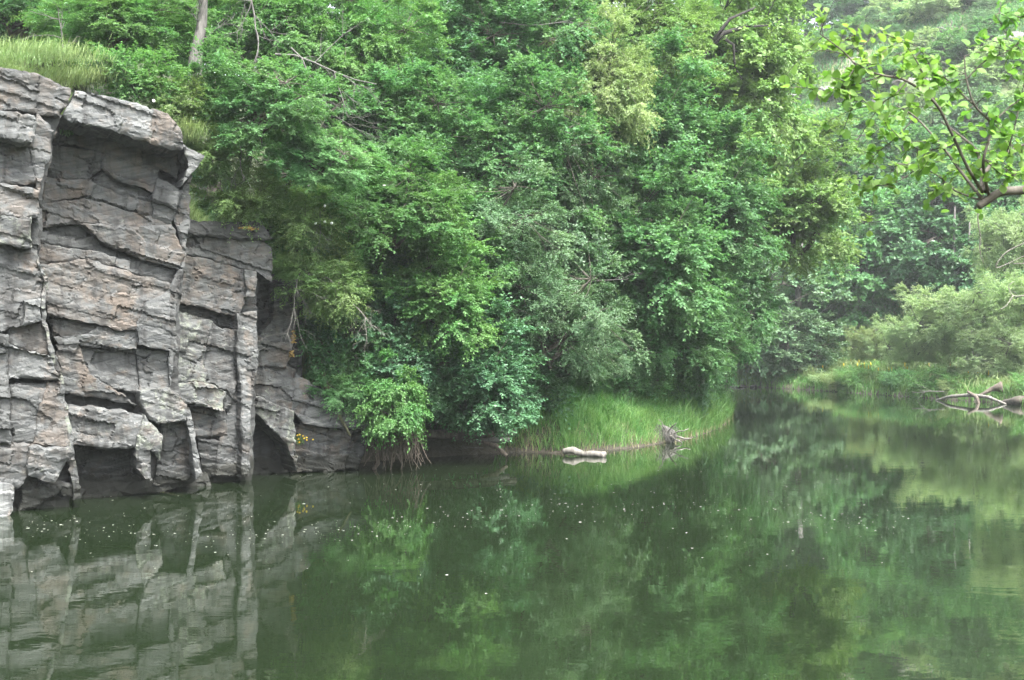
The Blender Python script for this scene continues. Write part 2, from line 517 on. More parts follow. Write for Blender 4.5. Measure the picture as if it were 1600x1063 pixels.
def rock_height(s, z):
    b = z * math.cos(DIP) + s * math.sin(DIP); l = s * math.cos(DIP) - z * math.sin(DIP)
    wv_ = 0.22 * (fbm(l * .6, b * 1.4, 5) - .5)
    b1 = b + wv_
    k1 = np.floor(b1 / .36); c1 = np.floor(l / 1.7 + 7 * hash2(k1, 1, 3))
    k2 = np.floor((b1 + .04 * vn(l * 2, b * 3, 2)) / .10); c2 = np.floor(l / .9 + 9 * hash2(k2, 4, 8))
    h = .12 * (hash2(k1, c1, 11) - .5) + .022 * (hash2(k2, c2, 12) - .5)
    h += facets(l, b, 1.25, .5, 101) * .6 + facets(l + .3, b, .7, .2, 102) * .3
    h += .22 * (fbm(s * .7, z * .7, 21) - .5) + .04 * (fbm(s * 2.6, z * 4.2, 22) - .5) + .010 * (vn(s * 11, z * 17, 23) - .5)
    return h


PLANES = {  # a face of the cliff: a point of it (px, distance), and where it looks
    'L': (30, 28.9, 0.46), 'M': (180, 31.4, 0.42), 'R': (340, 34.4, 0.46), 'S': (430, 36.4, 0.5), 'T': (520, 37.6, 0.35)}


def plane_of(k):
    px, d, nx_ = PLANES[k]
    n = np.array([nx_, -math.sqrt(1 - nx_ * nx_)]); u = np.array([-n[1], n[0]])
    return np.array([(px - CX) / F * d, d]), u, n


def add_block(parent, k, poly, dep, mat, back=1.2, lean=0.0, tilt=0.0, name='rock_block', res=0.042, rough=1.0):
    O, u, n = plane_of(k)
    pts = []
    for px, py in poly:
        tx, tz = (px - CX) / F, -(py - CY) / F
        Od = O + n * dep
        t = n.dot(Od) / n.dot(np.array([tx, 1.0]))
        q = np.array([t * tx, t]); pts.append(((q - O).dot(u), CAMZ + t * tz))
    pts = np.array(pts)
    cen = pts.mean(0)
    size = np.linalg.norm(pts - cen, axis=1).mean()
    pts = cen + (pts - cen) * (1 + 0.035 / max(size, .1))
    out = []
    for i in range(len(pts)):
        a, b = pts[i], pts[(i + 1) % len(pts)]
        m = max(1, int(np.linalg.norm(b - a) / (res * 1.2)))
        for j in range(m): out.append(a + (b - a) * j / m)
    out = np.array(out)

    def wob(p):
        w1 = np.stack([fbm(p[:, 0] * 1.7, p[:, 1] * 1.7, 31) - .5, fbm(p[:, 0] * 1.7, p[:, 1] * 1.7, 41) - .5], -1) * .20
        w2 = np.stack([vn(p[:, 0] * 9, p[:, 1] * 9, 51) - .5, vn(p[:, 0] * 9, p[:, 1] * 9, 52) - .5], -1) * .045
        return p + w1 + w2
    out = wob(out)
    lo, hi = out.min(0), out.max(0)
    gx, gz = np.meshgrid(np.arange(lo[0], hi[0], res), np.arange(lo[1], hi[1], res))
    rg = np.random.default_rng(int(abs(cen[0] * 1000 + cen[1] * 77)) + len(poly))
    gp = np.stack([gx.ravel(), gz.ravel()], -1) + rg.uniform(-.4, .4, (gx.size, 2)) * res
    # inside test and distance to the outline
    A = out; B = np.roll(out, -1, 0)

    def inside_dist(p):
        ins = np.zeros(len(p), bool); dm = np.full(len(p), 1e9)
        for a, b in zip(A, B):
            c = ((a[1] > p[:, 1]) != (b[1] > p[:, 1])) & (p[:, 0] < (b[0] - a[0]) * (p[:, 1] - a[1]) / ((b[1] - a[1]) or 1e-9) + a[0])
            ins ^= c
            ab = b - a
            t = np.clip(((p - a) @ ab) / (ab @ ab + 1e-12), 0, 1)
            dm = np.minimum(dm, np.linalg.norm(p - a - t[:, None] * ab, axis=1))
        return ins, dm
    ins, dm = inside_dist(gp)
    gp = gp[ins & (dm > res * .45)]
    allp = [Vector(p) for p in out] + [Vector(p) for p in gp]
    vv, _e, ff, *_ = geometry.delaunay_2d_cdt(allp, [], [list(range(len(out)))], 1, 1e-5)
    V2 = np.array([(v.x, v.y) for v in vv]); T = np.array([f for f in ff if len(f) == 3], int)
    if len(T) == 0: return None
    _, dm = inside_dist(V2)
    h = rock_height(V2[:, 0], V2[:, 1]) * rough
    edge = .012 + .09 * vn(V2[:, 0] * 3, V2[:, 1] * 3, 61) ** 2
    h = h - .05 * vn(V2[:, 0] * 1.3, V2[:, 1] * 1.3, 62) * np.clip(1 - dm / np.maximum(edge, 1e-3), 0, 1)
    h = h + dep + lean * (V2[:, 1] - cen[1]) + tilt * (V2[:, 0] - cen[0])

    def to3(p, dd):
        xy = O[None] + p[:, :1] * u[None] + dd[:, None] * n[None]
        return np.concatenate([xy, p[:, 1:2]], 1)
    # orient faces to the outside
    a, b, c = V2[T[:, 0]], V2[T[:, 1]], V2[T[:, 2]]
    flip = ((b - a)[:, 0] * (c - a)[:, 1] - (b - a)[:, 1] * (c - a)[:, 0]) < 0
    T[flip] = T[flip][:, ::-1]
    ed = np.concatenate([T[:, [0, 1]], T[:, [1, 2]], T[:, [2, 0]]])
    key = {}
    for e in ed: key[(e[0], e[1])] = 1
    bd = np.array([e for e in key if (e[1], e[0]) not in key])
    bi = np.unique(bd); mp = {v: i for i, v in enumerate(bi)}
    nv = len(V2)
    rings = []
    for q, fr in enumerate((.12, .45, 1.0)):
        p = V2[bi] + (rg.uniform(-.02, .02, (len(bi), 2)) if fr < 1 else 0)
        rings.append(to3(p, h[bi] - fr * back))
    verts = np.concatenate([to3(V2, h)] + rings)
    quads = []
    e0 = bd[:, 0]; e1 = bd[:, 1]
    r0 = np.array([mp[v] for v in e0]); r1 = np.array([mp[v] for v in e1])
    nb = len(bi)
    prev0, prev1 = e0, e1
    for q in range(3):
        c0, c1 = nv + q * nb + r0, nv + q * nb + r1
        quads.append(np.stack([prev1, prev0, c0, c1], -1)); prev0, prev1 = c0, c1
    me = mesh_np(name, verts, [T, np.concatenate(quads)])
    return link(name, me, M[mat], parent)


cliff = thing('slate_cliff', 'layered grey slate cliff rising straight from the water', 'cliff')
cliff.location = (0, 0, 0)
BLK = [
    # pillar at the frame edge
    ('L', [(-3, 106), (32, 110), (110, 140), (105, 163), (92, 178), (64, 173), (-3, 172)], .05, 'rock_warm', .9),
    ('L', [(-4, 176), (54, 182), (61, 195), (51, 224), (32, 222), (-4, 214)], .42, 'rock_pale', 1.4),
    ('L', [(62, 176), (88, 205), (77, 240), (67, 270), (59, 305), (48, 228)], .08, 'rock', 1.2),
    ('L', [(-4, 218), (48, 228), (57, 290), (-4, 285)], .05, 'rock', 1.2),
    ('L', [(-4, 286), (58, 300), (56, 338), (-4, 338)], .16, 'rock_warm', 1.2),
    ('L', [(-4, 339), (45, 338), (49, 385), (-4, 382)], .26, 'rock_lichen', 1.2),
    ('L', [(46, 338), (57, 338), (60, 400), (49, 398)], .02, 'rock_dark', 1.2),
    ('L', [(-4, 384), (49, 387), (62, 402), (63, 467), (38, 468), (-4, 478)], .06, 'rock', 1.2),
    ('L', [(37, 468), (63, 468), (66, 500), (38, 502)], .24, 'rock_pale', 1.2),
    ('L', [(-4, 480), (36, 472), (37, 502), (-4, 522)], .08, 'rock_blue', 1.2),
    ('L', [(17, 512), (38, 503), (68, 502), (76, 540), (72, 556), (18, 534)], .0, 'rock_warm', 1.2),
    ('L', [(-4, 524), (16, 524), (15, 603), (-4, 603)], .22, 'rock_blue', 1.2),
    ('L', [(18, 536), (78, 560), (88, 592), (18, 590)], .2, 'rock_pale', 1.2),
    ('L', [(17, 603), (72, 600), (55, 686), (22, 688)], .1, 'rock_blue', 1.2),
    ('L', [(72, 598), (93, 600), (108, 700), (56, 690)], .14, 'rock_warm', 1.2),
    ('L', [(-4, 604), (16, 604), (20, 690), (-4, 690)], .26, 'rock_blue', 1.2),
    ('L', [(52, 696), (110, 704), (96, 735), (86, 752), (48, 745)], .34, 'rock_pale', 1.4),
    ('L', [(-4, 691), (48, 692), (46, 744), (30, 762), (-4, 760)], .18, 'rock', 1.3),
    ('L', [(37, 746), (88, 753), (120, 764), (122, 778), (90, 772), (62, 790), (38, 797)], .02, 'rock', 1.2),
    ('L', [(64, 402), (72, 440), (78, 520), (98, 600), (114, 692), (126, 775), (114, 776), (104, 692), (88, 600), (72, 524), (62, 402)], .1, 'rock_lichen', 1.0),
    # main face under the overhanging cap
    ('M', [(118, 141), (192, 157), (240, 171), (238, 222), (179, 206), (106, 190), (99, 182)], .82, 'rock_pale', 1.9),
    ('M', [(240, 171), (262, 179), (285, 208), (284, 232), (265, 231), (238, 222)], .80, 'rock_warm', 1.9),
    ('M', [(284, 226), (307, 238), (318, 242), (307, 262), (290, 284), (298, 258)], .55, 'rock_pale', 1.6),
    ('M', [(93, 190), (168, 206), (166, 240), (115, 225), (88, 222)], .08, 'rock', 1.0),
    ('M', [(169, 206), (224, 222), (221, 256), (163, 240)], .16, 'rock_warm', 1.0),
    ('M', [(226, 222), (285, 236), (278, 274), (224, 259)], .08, 'rock', 1.0),
    ('M', [(278, 274), (288, 238), (302, 258), (298, 282), (288, 296)], -.08, 'rock_dark', 1.0),
    ('M', [(78, 226), (166, 241), (163, 259), (141, 280), (74, 276)], .04, 'rock', 1.0),
    ('M', [(166, 243), (246, 264), (238, 300), (192, 286), (163, 270)], .14, 'rock_warm', 1.0),
    ('M', [(163, 272), (214, 294), (236, 301), (232, 316), (192, 308), (150, 286)], .0, 'rock_blue', 1.0),
    ('M', [(246, 280), (286, 298), (272, 324), (238, 314)], .2, 'rock_blue', 1.0),
    ('M', [(238, 316), (272, 327), (265, 350), (238, 338)], .12, 'rock_blue', 1.0),
    ('M', [(74, 278), (141, 282), (150, 288), (136, 306), (66, 316)], .1, 'rock_warm', 1.0),
    ('M', [(150, 288), (192, 309), (236, 318), (236, 336), (134, 312)], .04, 'rock', 1.0),
    ('M', [(62, 318), (134, 312), (236, 338), (266, 352), (224, 356), (128, 350), (58, 356)], .1, 'rock_warm', 1.0),
    ('M', [(128, 351), (266, 353), (286, 393), (275, 420), (224, 402), (154, 374)], .16, 'rock_warm', 1.0),
    ('M', [(54, 357), (126, 352), (154, 376), (141, 392), (54, 378)], -.02, 'rock_blue', 1.0),
    ('M', [(145, 380), (224, 403), (222, 413), (143, 396)], .0, 'rock_dark', 1.0),
    ('M', [(55, 380), (142, 394), (203, 408), (199, 422), (137, 408), (60, 414)], .1, 'rock', 1.0),
    ('M', [(203, 409), (226, 405), (268, 424), (266, 441), (199, 424)], .02, 'rock_blue', 1.0),
    ('M', [(62, 416), (137, 410), (199, 425), (264, 443), (261, 475), (228, 475), (215, 516), (157, 508), (75, 490)], .2, 'rock_warm', 1.1),
    ('M', [(230, 476), (265, 454), (265, 545), (219, 537), (216, 516)], .24, 'rock_blue', 1.1),
    ('M', [(76, 492), (157, 510), (140, 526), (82, 526)], .06, 'rock_warm', 1.0),
    ('M', [(157, 512), (215, 520), (212, 545), (93, 538), (84, 528), (141, 527)], .13, 'rock_pale', 1.0),
    ('M', [(88, 540), (122, 541), (138, 580), (112, 584), (97, 582)], .1, 'rock_warm', 1.0),
    ('M', [(124, 544), (207, 547), (215, 616), (178, 606), (141, 582)], .02, 'rock_blue', 1.0),
    ('M', [(213, 547), (262, 547), (262, 607), (219, 615)], .06, 'rock', 1.0),
    ('M', [(97, 585), (139, 583), (180, 608), (212, 632), (102, 615)], .1, 'rock', 1.0),
    ('M', [(101, 616), (214, 633), (207, 645), (106, 636)], -.1, 'rock_dark', 1.0),
    ('M', [(106, 637), (199, 645), (228, 654), (246, 682), (219, 695), (199, 702), (112, 695)], .42, 'rock_pale', 1.4),
    ('M', [(228, 653), (252, 682), (249, 719), (234, 708), (237, 752), (216, 731), (214, 698)], .5, 'rock_lichen', 1.4),
    ('M', [(112, 697), (215, 704), (224, 757), (182, 774), (140, 776), (120, 723)], -.1, 'rock_dark', 1.0, .25),
    ('M', [(219, 613), (262, 607), (288, 632), (286, 655), (248, 663), (232, 648)], .34, 'rock_lichen', 1.3),
    ('M', [(250, 664), (286, 650), (306, 731), (290, 752), (242, 757), (250, 718)], .02, 'rock', 1.0, .2),
    ('M', [(286, 636), (294, 638), (315, 742), (306, 746)], .3, 'rock_pale', 1.1),
    ('M', [(286, 299), (301, 276), (289, 400), (279, 440), (274, 545), (263, 600), (264, 450), (276, 420), (287, 393), (270, 344)], .12, 'rock', 1.4),
    ('M', [(118, 740), (245, 758), (308, 750), (322, 742), (330, 762), (240, 784), (120, 800)], -.75, 'rock_dark', 1.2),
    # second buttress
    ('R', [(293, 346), (406, 346), (423, 374), (410, 374), (354, 369), (290, 369)], .3, 'rock_dark', 1.3),
    ('R', [(289, 369), (354, 370), (410, 375), (425, 389), (421, 441), (397, 420), (289, 398)], .2, 'rock', 1.3),
    ('R', [(282, 400), (384, 421), (384, 467), (375, 494), (358, 490), (282, 472)], .2, 'rock_warm', 1.2),
    ('R', [(282, 474), (371, 497), (369, 516), (337, 503), (282, 486)], .0, 'rock_dark', 1.0),
    ('R', [(385, 421), (400, 424), (398, 460), (384, 466)], .3, 'rock_pale', 1.2),
    ('R', [(385, 468), (398, 462), (402, 488), (376, 494)], -.1, 'rock_dark', 1.0),
    ('R', [(276, 487), (332, 504), (324, 536), (321, 594), (274, 597), (272, 536)], .2, 'rock_lichen', 1.1),
    ('R', [(333, 505), (371, 522), (367, 580), (345, 597), (323, 588), (326, 536)], .14, 'rock', 1.1),
    ('R', [(374, 494), (402, 489), (402, 562), (394, 616), (389, 742), (377, 744), (379, 620), (370, 562)], .3, 'rock_pale', 1.4),
    ('R', [(264, 601), (320, 597), (354, 614), (350, 640), (324, 637), (290, 632)], .26, 'rock_lichen', 1.1),
    ('R', [(296, 638), (352, 641), (358, 680), (304, 682)], .06, 'rock', 1.0),
    ('R', [(321, 596), (369, 581), (364, 632), (352, 640), (354, 612)], .16, 'rock', 1.0),
    ('R', [(358, 634), (378, 600), (378, 744), (337, 742), (346, 690)], .05, 'rock', 1.0),
    ('R', [(306, 684), (344, 692), (336, 744), (322, 752)], .0, 'rock_dark', 1.0, .15),
    ('R', [(318, 735), (390, 730), (392, 748), (325, 760)], -.35, 'rock_dark', 1.0),
    # shaded back wall
    ('S', [(403, 430), (430, 448), (424, 502), (402, 500)], -.25, 'rock_dark', 1.0),
    ('S', [(430, 448), (468, 445), (464, 510), (458, 537), (406, 530), (424, 503)], .0, 'rock', 1.1),
    ('S', [(404, 530), (458, 538), (447, 576), (400, 567)], .1, 'rock_warm', 1.1),
    ('S', [(397, 568), (460, 577), (459, 640), (393, 620)], .04, 'rock', 1.1),
    ('S', [(393, 620), (459, 641), (464, 738), (450, 694), (393, 639)], .3, 'rock_lichen', 1.2),
    ('S', [(391, 640), (450, 695), (456, 744), (388, 744)], -.5, 'rock_dark', 1.0, .2),
    # low ledge
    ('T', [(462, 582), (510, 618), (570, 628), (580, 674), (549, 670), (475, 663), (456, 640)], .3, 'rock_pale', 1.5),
    ('T', [(462, 665), (549, 672), (537, 734), (456, 740)], .12, 'rock_warm', 1.3, .1),
    ('T', [(550, 672), (581, 676), (560, 733), (538, 735)], .0, 'rock', 1.3, .1),
]
for b in BLK:
    add_block(cliff, b[0], b[1], b[2] * 2.0 - .05, b[3], b[4], b[5] if len(b) > 5 else 0.0)
# the cliff goes on beyond the frame edge
for r in range(6):
    for c in range(5):
        x1 = -6 - c * 52 - (r % 2) * 9; x0 = x1 - 50; y0 = 92 + r * 122 - c * 8; y1 = y0 + 120
        add_block(cliff, 'L', [(x0, y0), (x1, y0 + 9), (x1 - 3, y1), (x0 - 3, y1 - 8)], .05 + .25 * hash2(r, c, 5), ['rock', 'rock_warm', 'rock_pale', 'rock_blue'][(r * 3 + c) % 4], 1.2, res=.09)
# inner rock that closes the joints
for k, poly, dep in (('L', [(-280, 120), (-4, 120), (100, 170), (64, 300), (60, 420), (104, 690), (110, 800), (-280, 820)], -.25),
                     ('M', [(70, 175), (295, 235), (285, 400), (275, 600), (320, 750), (120, 790), (60, 420)], -.3),
                     ('R', [(280, 356), (415, 372), (400, 480), (395, 748), (300, 760)], -.3),
                     ('S', [(395, 425), (475, 440), (465, 745), (390, 748)], -.75),
                     ('T', [(455, 590), (572, 634), (560, 738), (450, 742)], -.4)):
    add_block(cliff, k, poly, dep, 'rock_dark', .8, name='rock_core', res=.14)


def boulder_mesh(name, seed, size, cuts=9, sub=4):
    import bmesh
    bm = bmesh.new()
    bmesh.ops.create_icosphere(bm, subdivisions=sub, radius=1.0)
    rg = np.random.default_rng(seed)
    v = np.array([p.co[:] for p in bm.verts])
    for _ in range(cuts):
        n = unit(rg.normal(size=3)); d = rg.uniform(.45, .8)
        over = v @ n - d
        v = v - np.clip(over, 0, None)[:, None] * n[None] * .95
    v *= np.array(size)
    v += (np.stack([fbm(v[:, 0] * 3 + v[:, 2] * 2, v[:, 1] * 3 + v[:, 2] * 3, seed + k) for k in range(3)], -1) - .5) * .12 * min(size)
    f = np.array([[p.index for p in q.verts] for q in bm.faces])
    bm.free()
    return mesh_np(name, v, f)


def set_on(o, p): o.location = tuple(p)


o = add_block(None, 'L', [(-60, 758), (22, 763), (21, 798), (4, 822), (-60, 838)], .75, 'rock_chalky', 1.2, name='shore_block', rough=.5)
tag(o, 'pale angular rock block at the foot of the slate cliff, cut by the picture edge', 'rock')

# orange lichen patches and mossy rim (flat growth on the rock)
def patch(px, py, d, sx, sz, mat, seed, lab):
    rg = np.random.default_rng(seed)
    mb = MB()
    c = at(px, py, d)
    O_, u_, n_ = plane_of('S')
    for k in range(34):
        q = rg.normal(0, .5, 2); r_ = rg.uniform(.01, .03)
        p = np.array([u_[0] * q[0] * sx, u_[1] * q[0] * sx, q[1] * sz])
        nn = np.array([n_[0], n_[1], 0])
        mb.tube([p - nn * .10, p + nn * rg.uniform(.004, .014)], [r_, r_ * .8], 6)
    o = link('lichen_patch', mb.build_mesh('lichen_patch', False), M[mat]); set_on(o, c)
    tag(o, lab, 'lichen', 'orange lichen patches on the rock'); return o


patch(459, 528, 36.2, .07, .22, 'moss', 5, 'tall orange lichen streak on the shaded rock under the hanging shrub')
patch(457, 553, 36.2, .06, .10, 'moss', 6, 'small orange lichen spot just below the tall lichen streak')
patch(388, 356, 33.9, .25, .06, 'moss', 7, 'thin orange lichen band on the top edge of the second rock buttress')

# ------------------------------------------------------------------ crowns: leaf by leaf, then shared
def crown(name, seed, R, nclump, cr, ntwig, nleaf, L, W, droop=.25, lay=.6, spread=.75, upn=1.0, fill=.25, lump=.28, hang=0.0):
    """R: crown half axes in metres; leaves sit on twigs, twigs on clumps, clumps on limbs"""
    rg = np.random.default_rng(seed)
    R = np.array(R, float)
    i = np.arange(nclump) + .5
    ph = np.arccos(np.clip(1 - 1.86 * i / nclump, -1, 1)); th = math.pi * (1 + 5 ** .5) * i + rg.uniform(0, 6)
    D = np.stack([np.cos(th) * np.sin(ph), np.sin(th) * np.sin(ph), np.cos(ph)], -1)
    D = unit(D + rg.normal(0, .14, D.shape))
    fr = 1 - .5 * rg.random(nclump) ** 1.4
    inner = rg.random(nclump) < fill
    fr = np.where(inner, rg.uniform(.25, .6, nclump), fr)
    a = rg.uniform(0, 6.28, 6)
    lp = 1 + lump * (np.sin(3 * D[:, 0] + a[0]) * np.cos(2.3 * D[:, 1] + a[1]) + .6 * np.sin(5 * D[:, 2] + a[2] + 3 * D[:, 0]) + .4 * np.sin(6 * D[:, 1] + a[3]))
    C = D * (fr * lp)[:, None] * R
    o = unit(C / R + np.array([0, 0, .25]))
    cs = cr * rg.uniform(.6, 1.35, nclump)
    ctint = rg.random(nclump)
    nt_ = nclump * ntwig
    ci = np.repeat(np.arange(nclump), ntwig)
    td = unit(o[ci] * spread + rg.normal(0, .62, (nt_, 3)) * np.array([1, 1, lay]) + np.array([0, 0, .12 - hang]))
    tl = cs[ci] * rg.uniform(.6, 1.35, nt_)
    tb = C[ci] - o[ci] * (cs[ci] * .45)[:, None] + rg.normal(0, .22, (nt_, 3)) * cs[ci][:, None] * np.array([1, 1, lay])
    n = nt_ * nleaf
    ti = np.repeat(np.arange(nt_), nleaf)
    t = np.tile(np.linspace(.18, 1, nleaf), nt_) + rg.uniform(-.06, .06, n)
    P = tb[ti] + td[ti] * (tl[ti] * t)[:, None]
    P[:, 2] -= (droop + hang) * tl[ti] * t * t
    side = unit(np.cross(td[ti], np.array([0, 0, 1.0])) + 1e-4) * (np.tile(np.where(np.arange(nleaf) % 2, 1, -1), nt_))[:, None]
    ld = unit(td[ti] * .55 + side * .7 + rg.normal(0, .38, (n, 3)) + np.array([0, 0, -.25 - hang * .8]))
    nm = np.array([0, 0, upn]) + o[ci][ti] * .55 + rg.normal(0, .42, (n, 3))
    nm = unit(nm - (nm * ld).sum(1, keepdims=True) * ld)
    sd = np.cross(ld, nm)
    ll = L * rg.uniform(.65, 1.25, n)[:, None]; ww = W * rg.uniform(.7, 1.2, n)[:, None] * .5
    P = P + rg.normal(0, .03, (n, 3)) * cs[ci][ti][:, None]
    v0 = P; v2 = P + ld * ll - nm * ll * .10
    mid = P + ld * ll * .48 + nm * ww * .25
    V = np.stack([v0, mid + sd * ww, v2, mid - sd * ww], 1).reshape(-1, 3)
    Fq = np.arange(n * 4).reshape(n, 4)
    tint = np.clip(.5 * ctint[ci][ti] + .5 * rg.random(n) + .12 * (t - .5), 0, 1)
    me = mesh_np(name + '_crown', V, Fq, tint=np.repeat(tint, 4))
    # limbs inside the crown
    mb = MB()
    nl = 8
    heads = C[np.argsort(-fr * (C[:, 2] > -R[2] * .6))[rg.permutation(max(nl * 3, 24))[:nl]]] * .62
    for h in heads:
        st = np.array([0, 0, -R[2] * rg.uniform(.15, .75)])
        m1 = st * .45 + h * .55 + rg.normal(0, .1, 3) * R + np.array([0, 0, -.05 * R[2]])
        tt = np.linspace(0, 1, 7)[:, None]
        pts = (1 - tt) ** 2 * st + 2 * tt * (1 - tt) * m1 + tt ** 2 * h
        r0 = .028 * R.mean()
        mb.tube(pts, np.linspace(r0, r0 * .35, 7), 5, False)
    for k in range(nclump):
        h = heads[np.argmin(((heads - C[k]) ** 2).sum(1))]
        tt = np.linspace(0, 1, 5)[:, None]
        m1 = (h + C[k]) / 2 + rg.normal(0, .05, 3) * R
        pts = (1 - tt) ** 2 * h + 2 * tt * (1 - tt) * m1 + tt ** 2 * C[k]
        mb.tube(pts, np.linspace(.007, .002, 5) * R.mean(), 4, False)
    return {'crown': me, 'limbs': mb.build_mesh(name + '_limbs'), 'R': R}


PROTO = {
    'maple': crown('maple', 11, (3.2, 3.2, 3.0), 120, .80, 26, 22, .135, .115, .22, .62),
    'alder': crown('alder', 12, (3.0, 3.0, 3.0), 150, .62, 22, 22, .105, .088, .2, .8),
    'ash': crown('ash', 13, (3.0, 3.0, 2.8), 120, .75, 26, 24, .14, .055, .35, .65),
    'oak': crown('oak', 14, (3.0, 3.0, 2.6), 130, .58, 24, 20, .125, .075, .12, .7, .9),
    'sallow': crown('sallow', 15, (3.0, 3.0, 2.9), 150, .62, 26, 20, .105, .05, .28, .6),
    'hazel': crown('hazel', 16, (3.1, 3.1, 3.0), 125, .72, 24, 22, .115, .095, .22, .75),
    'far_round': crown('far_round', 17, (4, 4, 4), 130, .95, 18, 13, .26, .19, .2, .6),
    'far_willow': crown('far_willow', 18, (4, 4, 3.4), 130, .9, 30, 18, .19, .065, .2, .9),
    'bush': crown('bush', 19, (1.2, 1.2, 1.0), 46, .42, 18, 16, .085, .055, .2, .7),
    'broom': crown('broom', 20, (1.2, 1.2, 1.0), 54, .40, 26, 20, .075, .030, .35, .6),
    'spray': crown('spray', 23, (1.3, 1.0, 1.1), 40, .5, 22, 18, .10, .07, .4, .5, hang=.12),
}


def base_for(x, y, need=.5):
    z, d = ground_z(x, y)
    for k in range(40):
        if d > need: break
        x -= .12; y += .45
        z, d = ground_z(x, y)
    return x, y, z


TREES_OUT = []


def tree(name, px, py, rx, ry, d, proto, mat, label, cat='tree', group=None, trunk=True, bark='bark', base=None, rz=None, dr=1.0, rad=None, tilt=0.0):
    """crown centre at photo pixel px, py and d metres out; rx, ry: half width and height as seen there"""
    gk = {GB: 1.2, GA: 1.1, GC: 1.15}.get(group, 1.0)
    rx *= gk; ry *= gk
    c = at(px, py, d)
    R = PROTO[proto]['R']
    sx = rx / F * d / R[0]; sz = ry / F * d / R[2]
    sy = (sx * .6 + sz * .4) * dr
    k = len(TREES_OUT)
    if base is None: bx, by, bz = base_for(c[0] + (hash2(k, 1) - .5) * .8, c[1] + .5, 4.0 if group == GB else .5)
    else:
        bx, by, bz = base
    if bz > c[2] - .1 * sz * R[2]:
        bz = c[2] - .5 * sz * R[2]
    root = thing(name, label, cat, (bx, by, bz), group)
    off = c - np.array([bx, by, bz])
    z = rz if rz is not None else (hash2(k, 5) - .5) * .9
    rot = (0, tilt, z)
    crown_o = link('crown', PROTO[proto]['crown'], M[mat], root, off, rot, (sx, sy, sz))
    link('limbs', PROTO[proto]['limbs'], M[bark], root, off, rot, (sx, sy, sz))
    if trunk:
        H = max(off[2] + .45 * sz * R[2], .4)
        top = np.array([off[0], off[1], H])
        r0 = rad or min(.30, max(.035, .024 * (H + sx * R[0])))
        tt = np.linspace(0, 1, 10)[:, None]
        m1 = np.array([off[0] * .25, off[1] * .25, H * .55]) + (hash2(k, np.arange(3), 9) - .5) * .14 * H * np.array([1, 1, 0])
        pts = (1 - tt) ** 2 * np.array([0, 0, -.25]) + 2 * tt * (1 - tt) * m1 + tt ** 2 * top
        pts = pts + (np.stack([vn(tt[:, 0] * 5, k, 1), vn(tt[:, 0] * 5, k, 2), tt[:, 0] * 0 + .5], -1) - .5) * r0 * 1.2
        rr = np.linspace(1, .25, 10) * r0; rr[0] *= 1.45; rr[1] *= 1.1
        mb = MB(); mb.tube(pts, rr, 8)
        link('trunk', mb.build_mesh('trunk'), M[bark], root)
    TREES_OUT.append((name, px, py, d, round(bz, 1), round(float(c[2]), 1)))
    return root


GA, GB, GC, GD = 'trees and bushes on the slope above the cliff', 'trees massed along the wooded bank', 'trees on the far bank', 'shrubs scattered over the far hillside'
T = tree
# --- slope above the cliff
T('ash_tree', 20, -25, 150, 105, 45, 'ash', 'mid', 'dark green tree behind the grassy rim of the cliff in the top corner', group=GA)
T('rowan_tree', 180, 28, 105, 62, 36, 'ash', 'bright', 'bright yellow-green bushy tree directly above the cliff cap', group=GA)
T('hazel_bush', 265, 30, 95, 90, 40, 'hazel', 'mid', 'mid green tree just behind the bare twin trunk', group=GA)
T('ash_tree', 425, 35, 120, 105, 40, 'ash', 'bright', 'bright green feathery tree crossed by dead grey branches', group=GA)
T('ash_tree', 560, 70, 110, 110, 42, 'ash', 'bright', 'yellow-green feathery tree beside the dead grey branches at the top edge', group=GA)
T('oak_tree', 405, 165, 105, 78, 33.5, 'oak', 'mint', 'fresh green oak leaning out over the cliff corner', group=GA, base=(-8.0, 36.0, 7.6), rad=.14)
T('oak_branch', 505, 245, 75, 50, 33.8, 'oak', 'mint', 'fresh green oak bough reaching out below the leaning oak', cat='branch', group=GA, base=(-7.2, 36.2, 7.2), rad=.07, tilt=.35)
for i, (px, py, rx, ry, d, mt, lb) in enumerate([
    (165, 112, 36, 20, 31.8, 'grey', 'low grey-green herb clump in the grass near the pale cliff rim'),
    (215, 125, 62, 42, 32.5, 'bright', 'low bright green bush on the rim above the cap slab'),
    (285, 165, 55, 48, 33, 'broom', 'olive broom bush on the rim between cap slab and oak'),
    (330, 150, 45, 45, 34, 'mid', 'small green bush tucked between the twin trunk and oak'),
    (345, 235, 50, 48, 33.6, 'broom', 'olive broom bush hanging just behind the end of the cap slab'),
    (385, 310, 70, 48, 34.4, 'broom', 'olive broom bush hanging over the second buttress top')]):
    T('broom_bush' if mt == 'broom' else 'bush', px, py, rx, ry, d, 'broom' if mt == 'broom' else 'bush', mt, lb, cat='bush', group=GA, trunk=False, base=tuple(at(px, py + ry * .8, d + .3)))
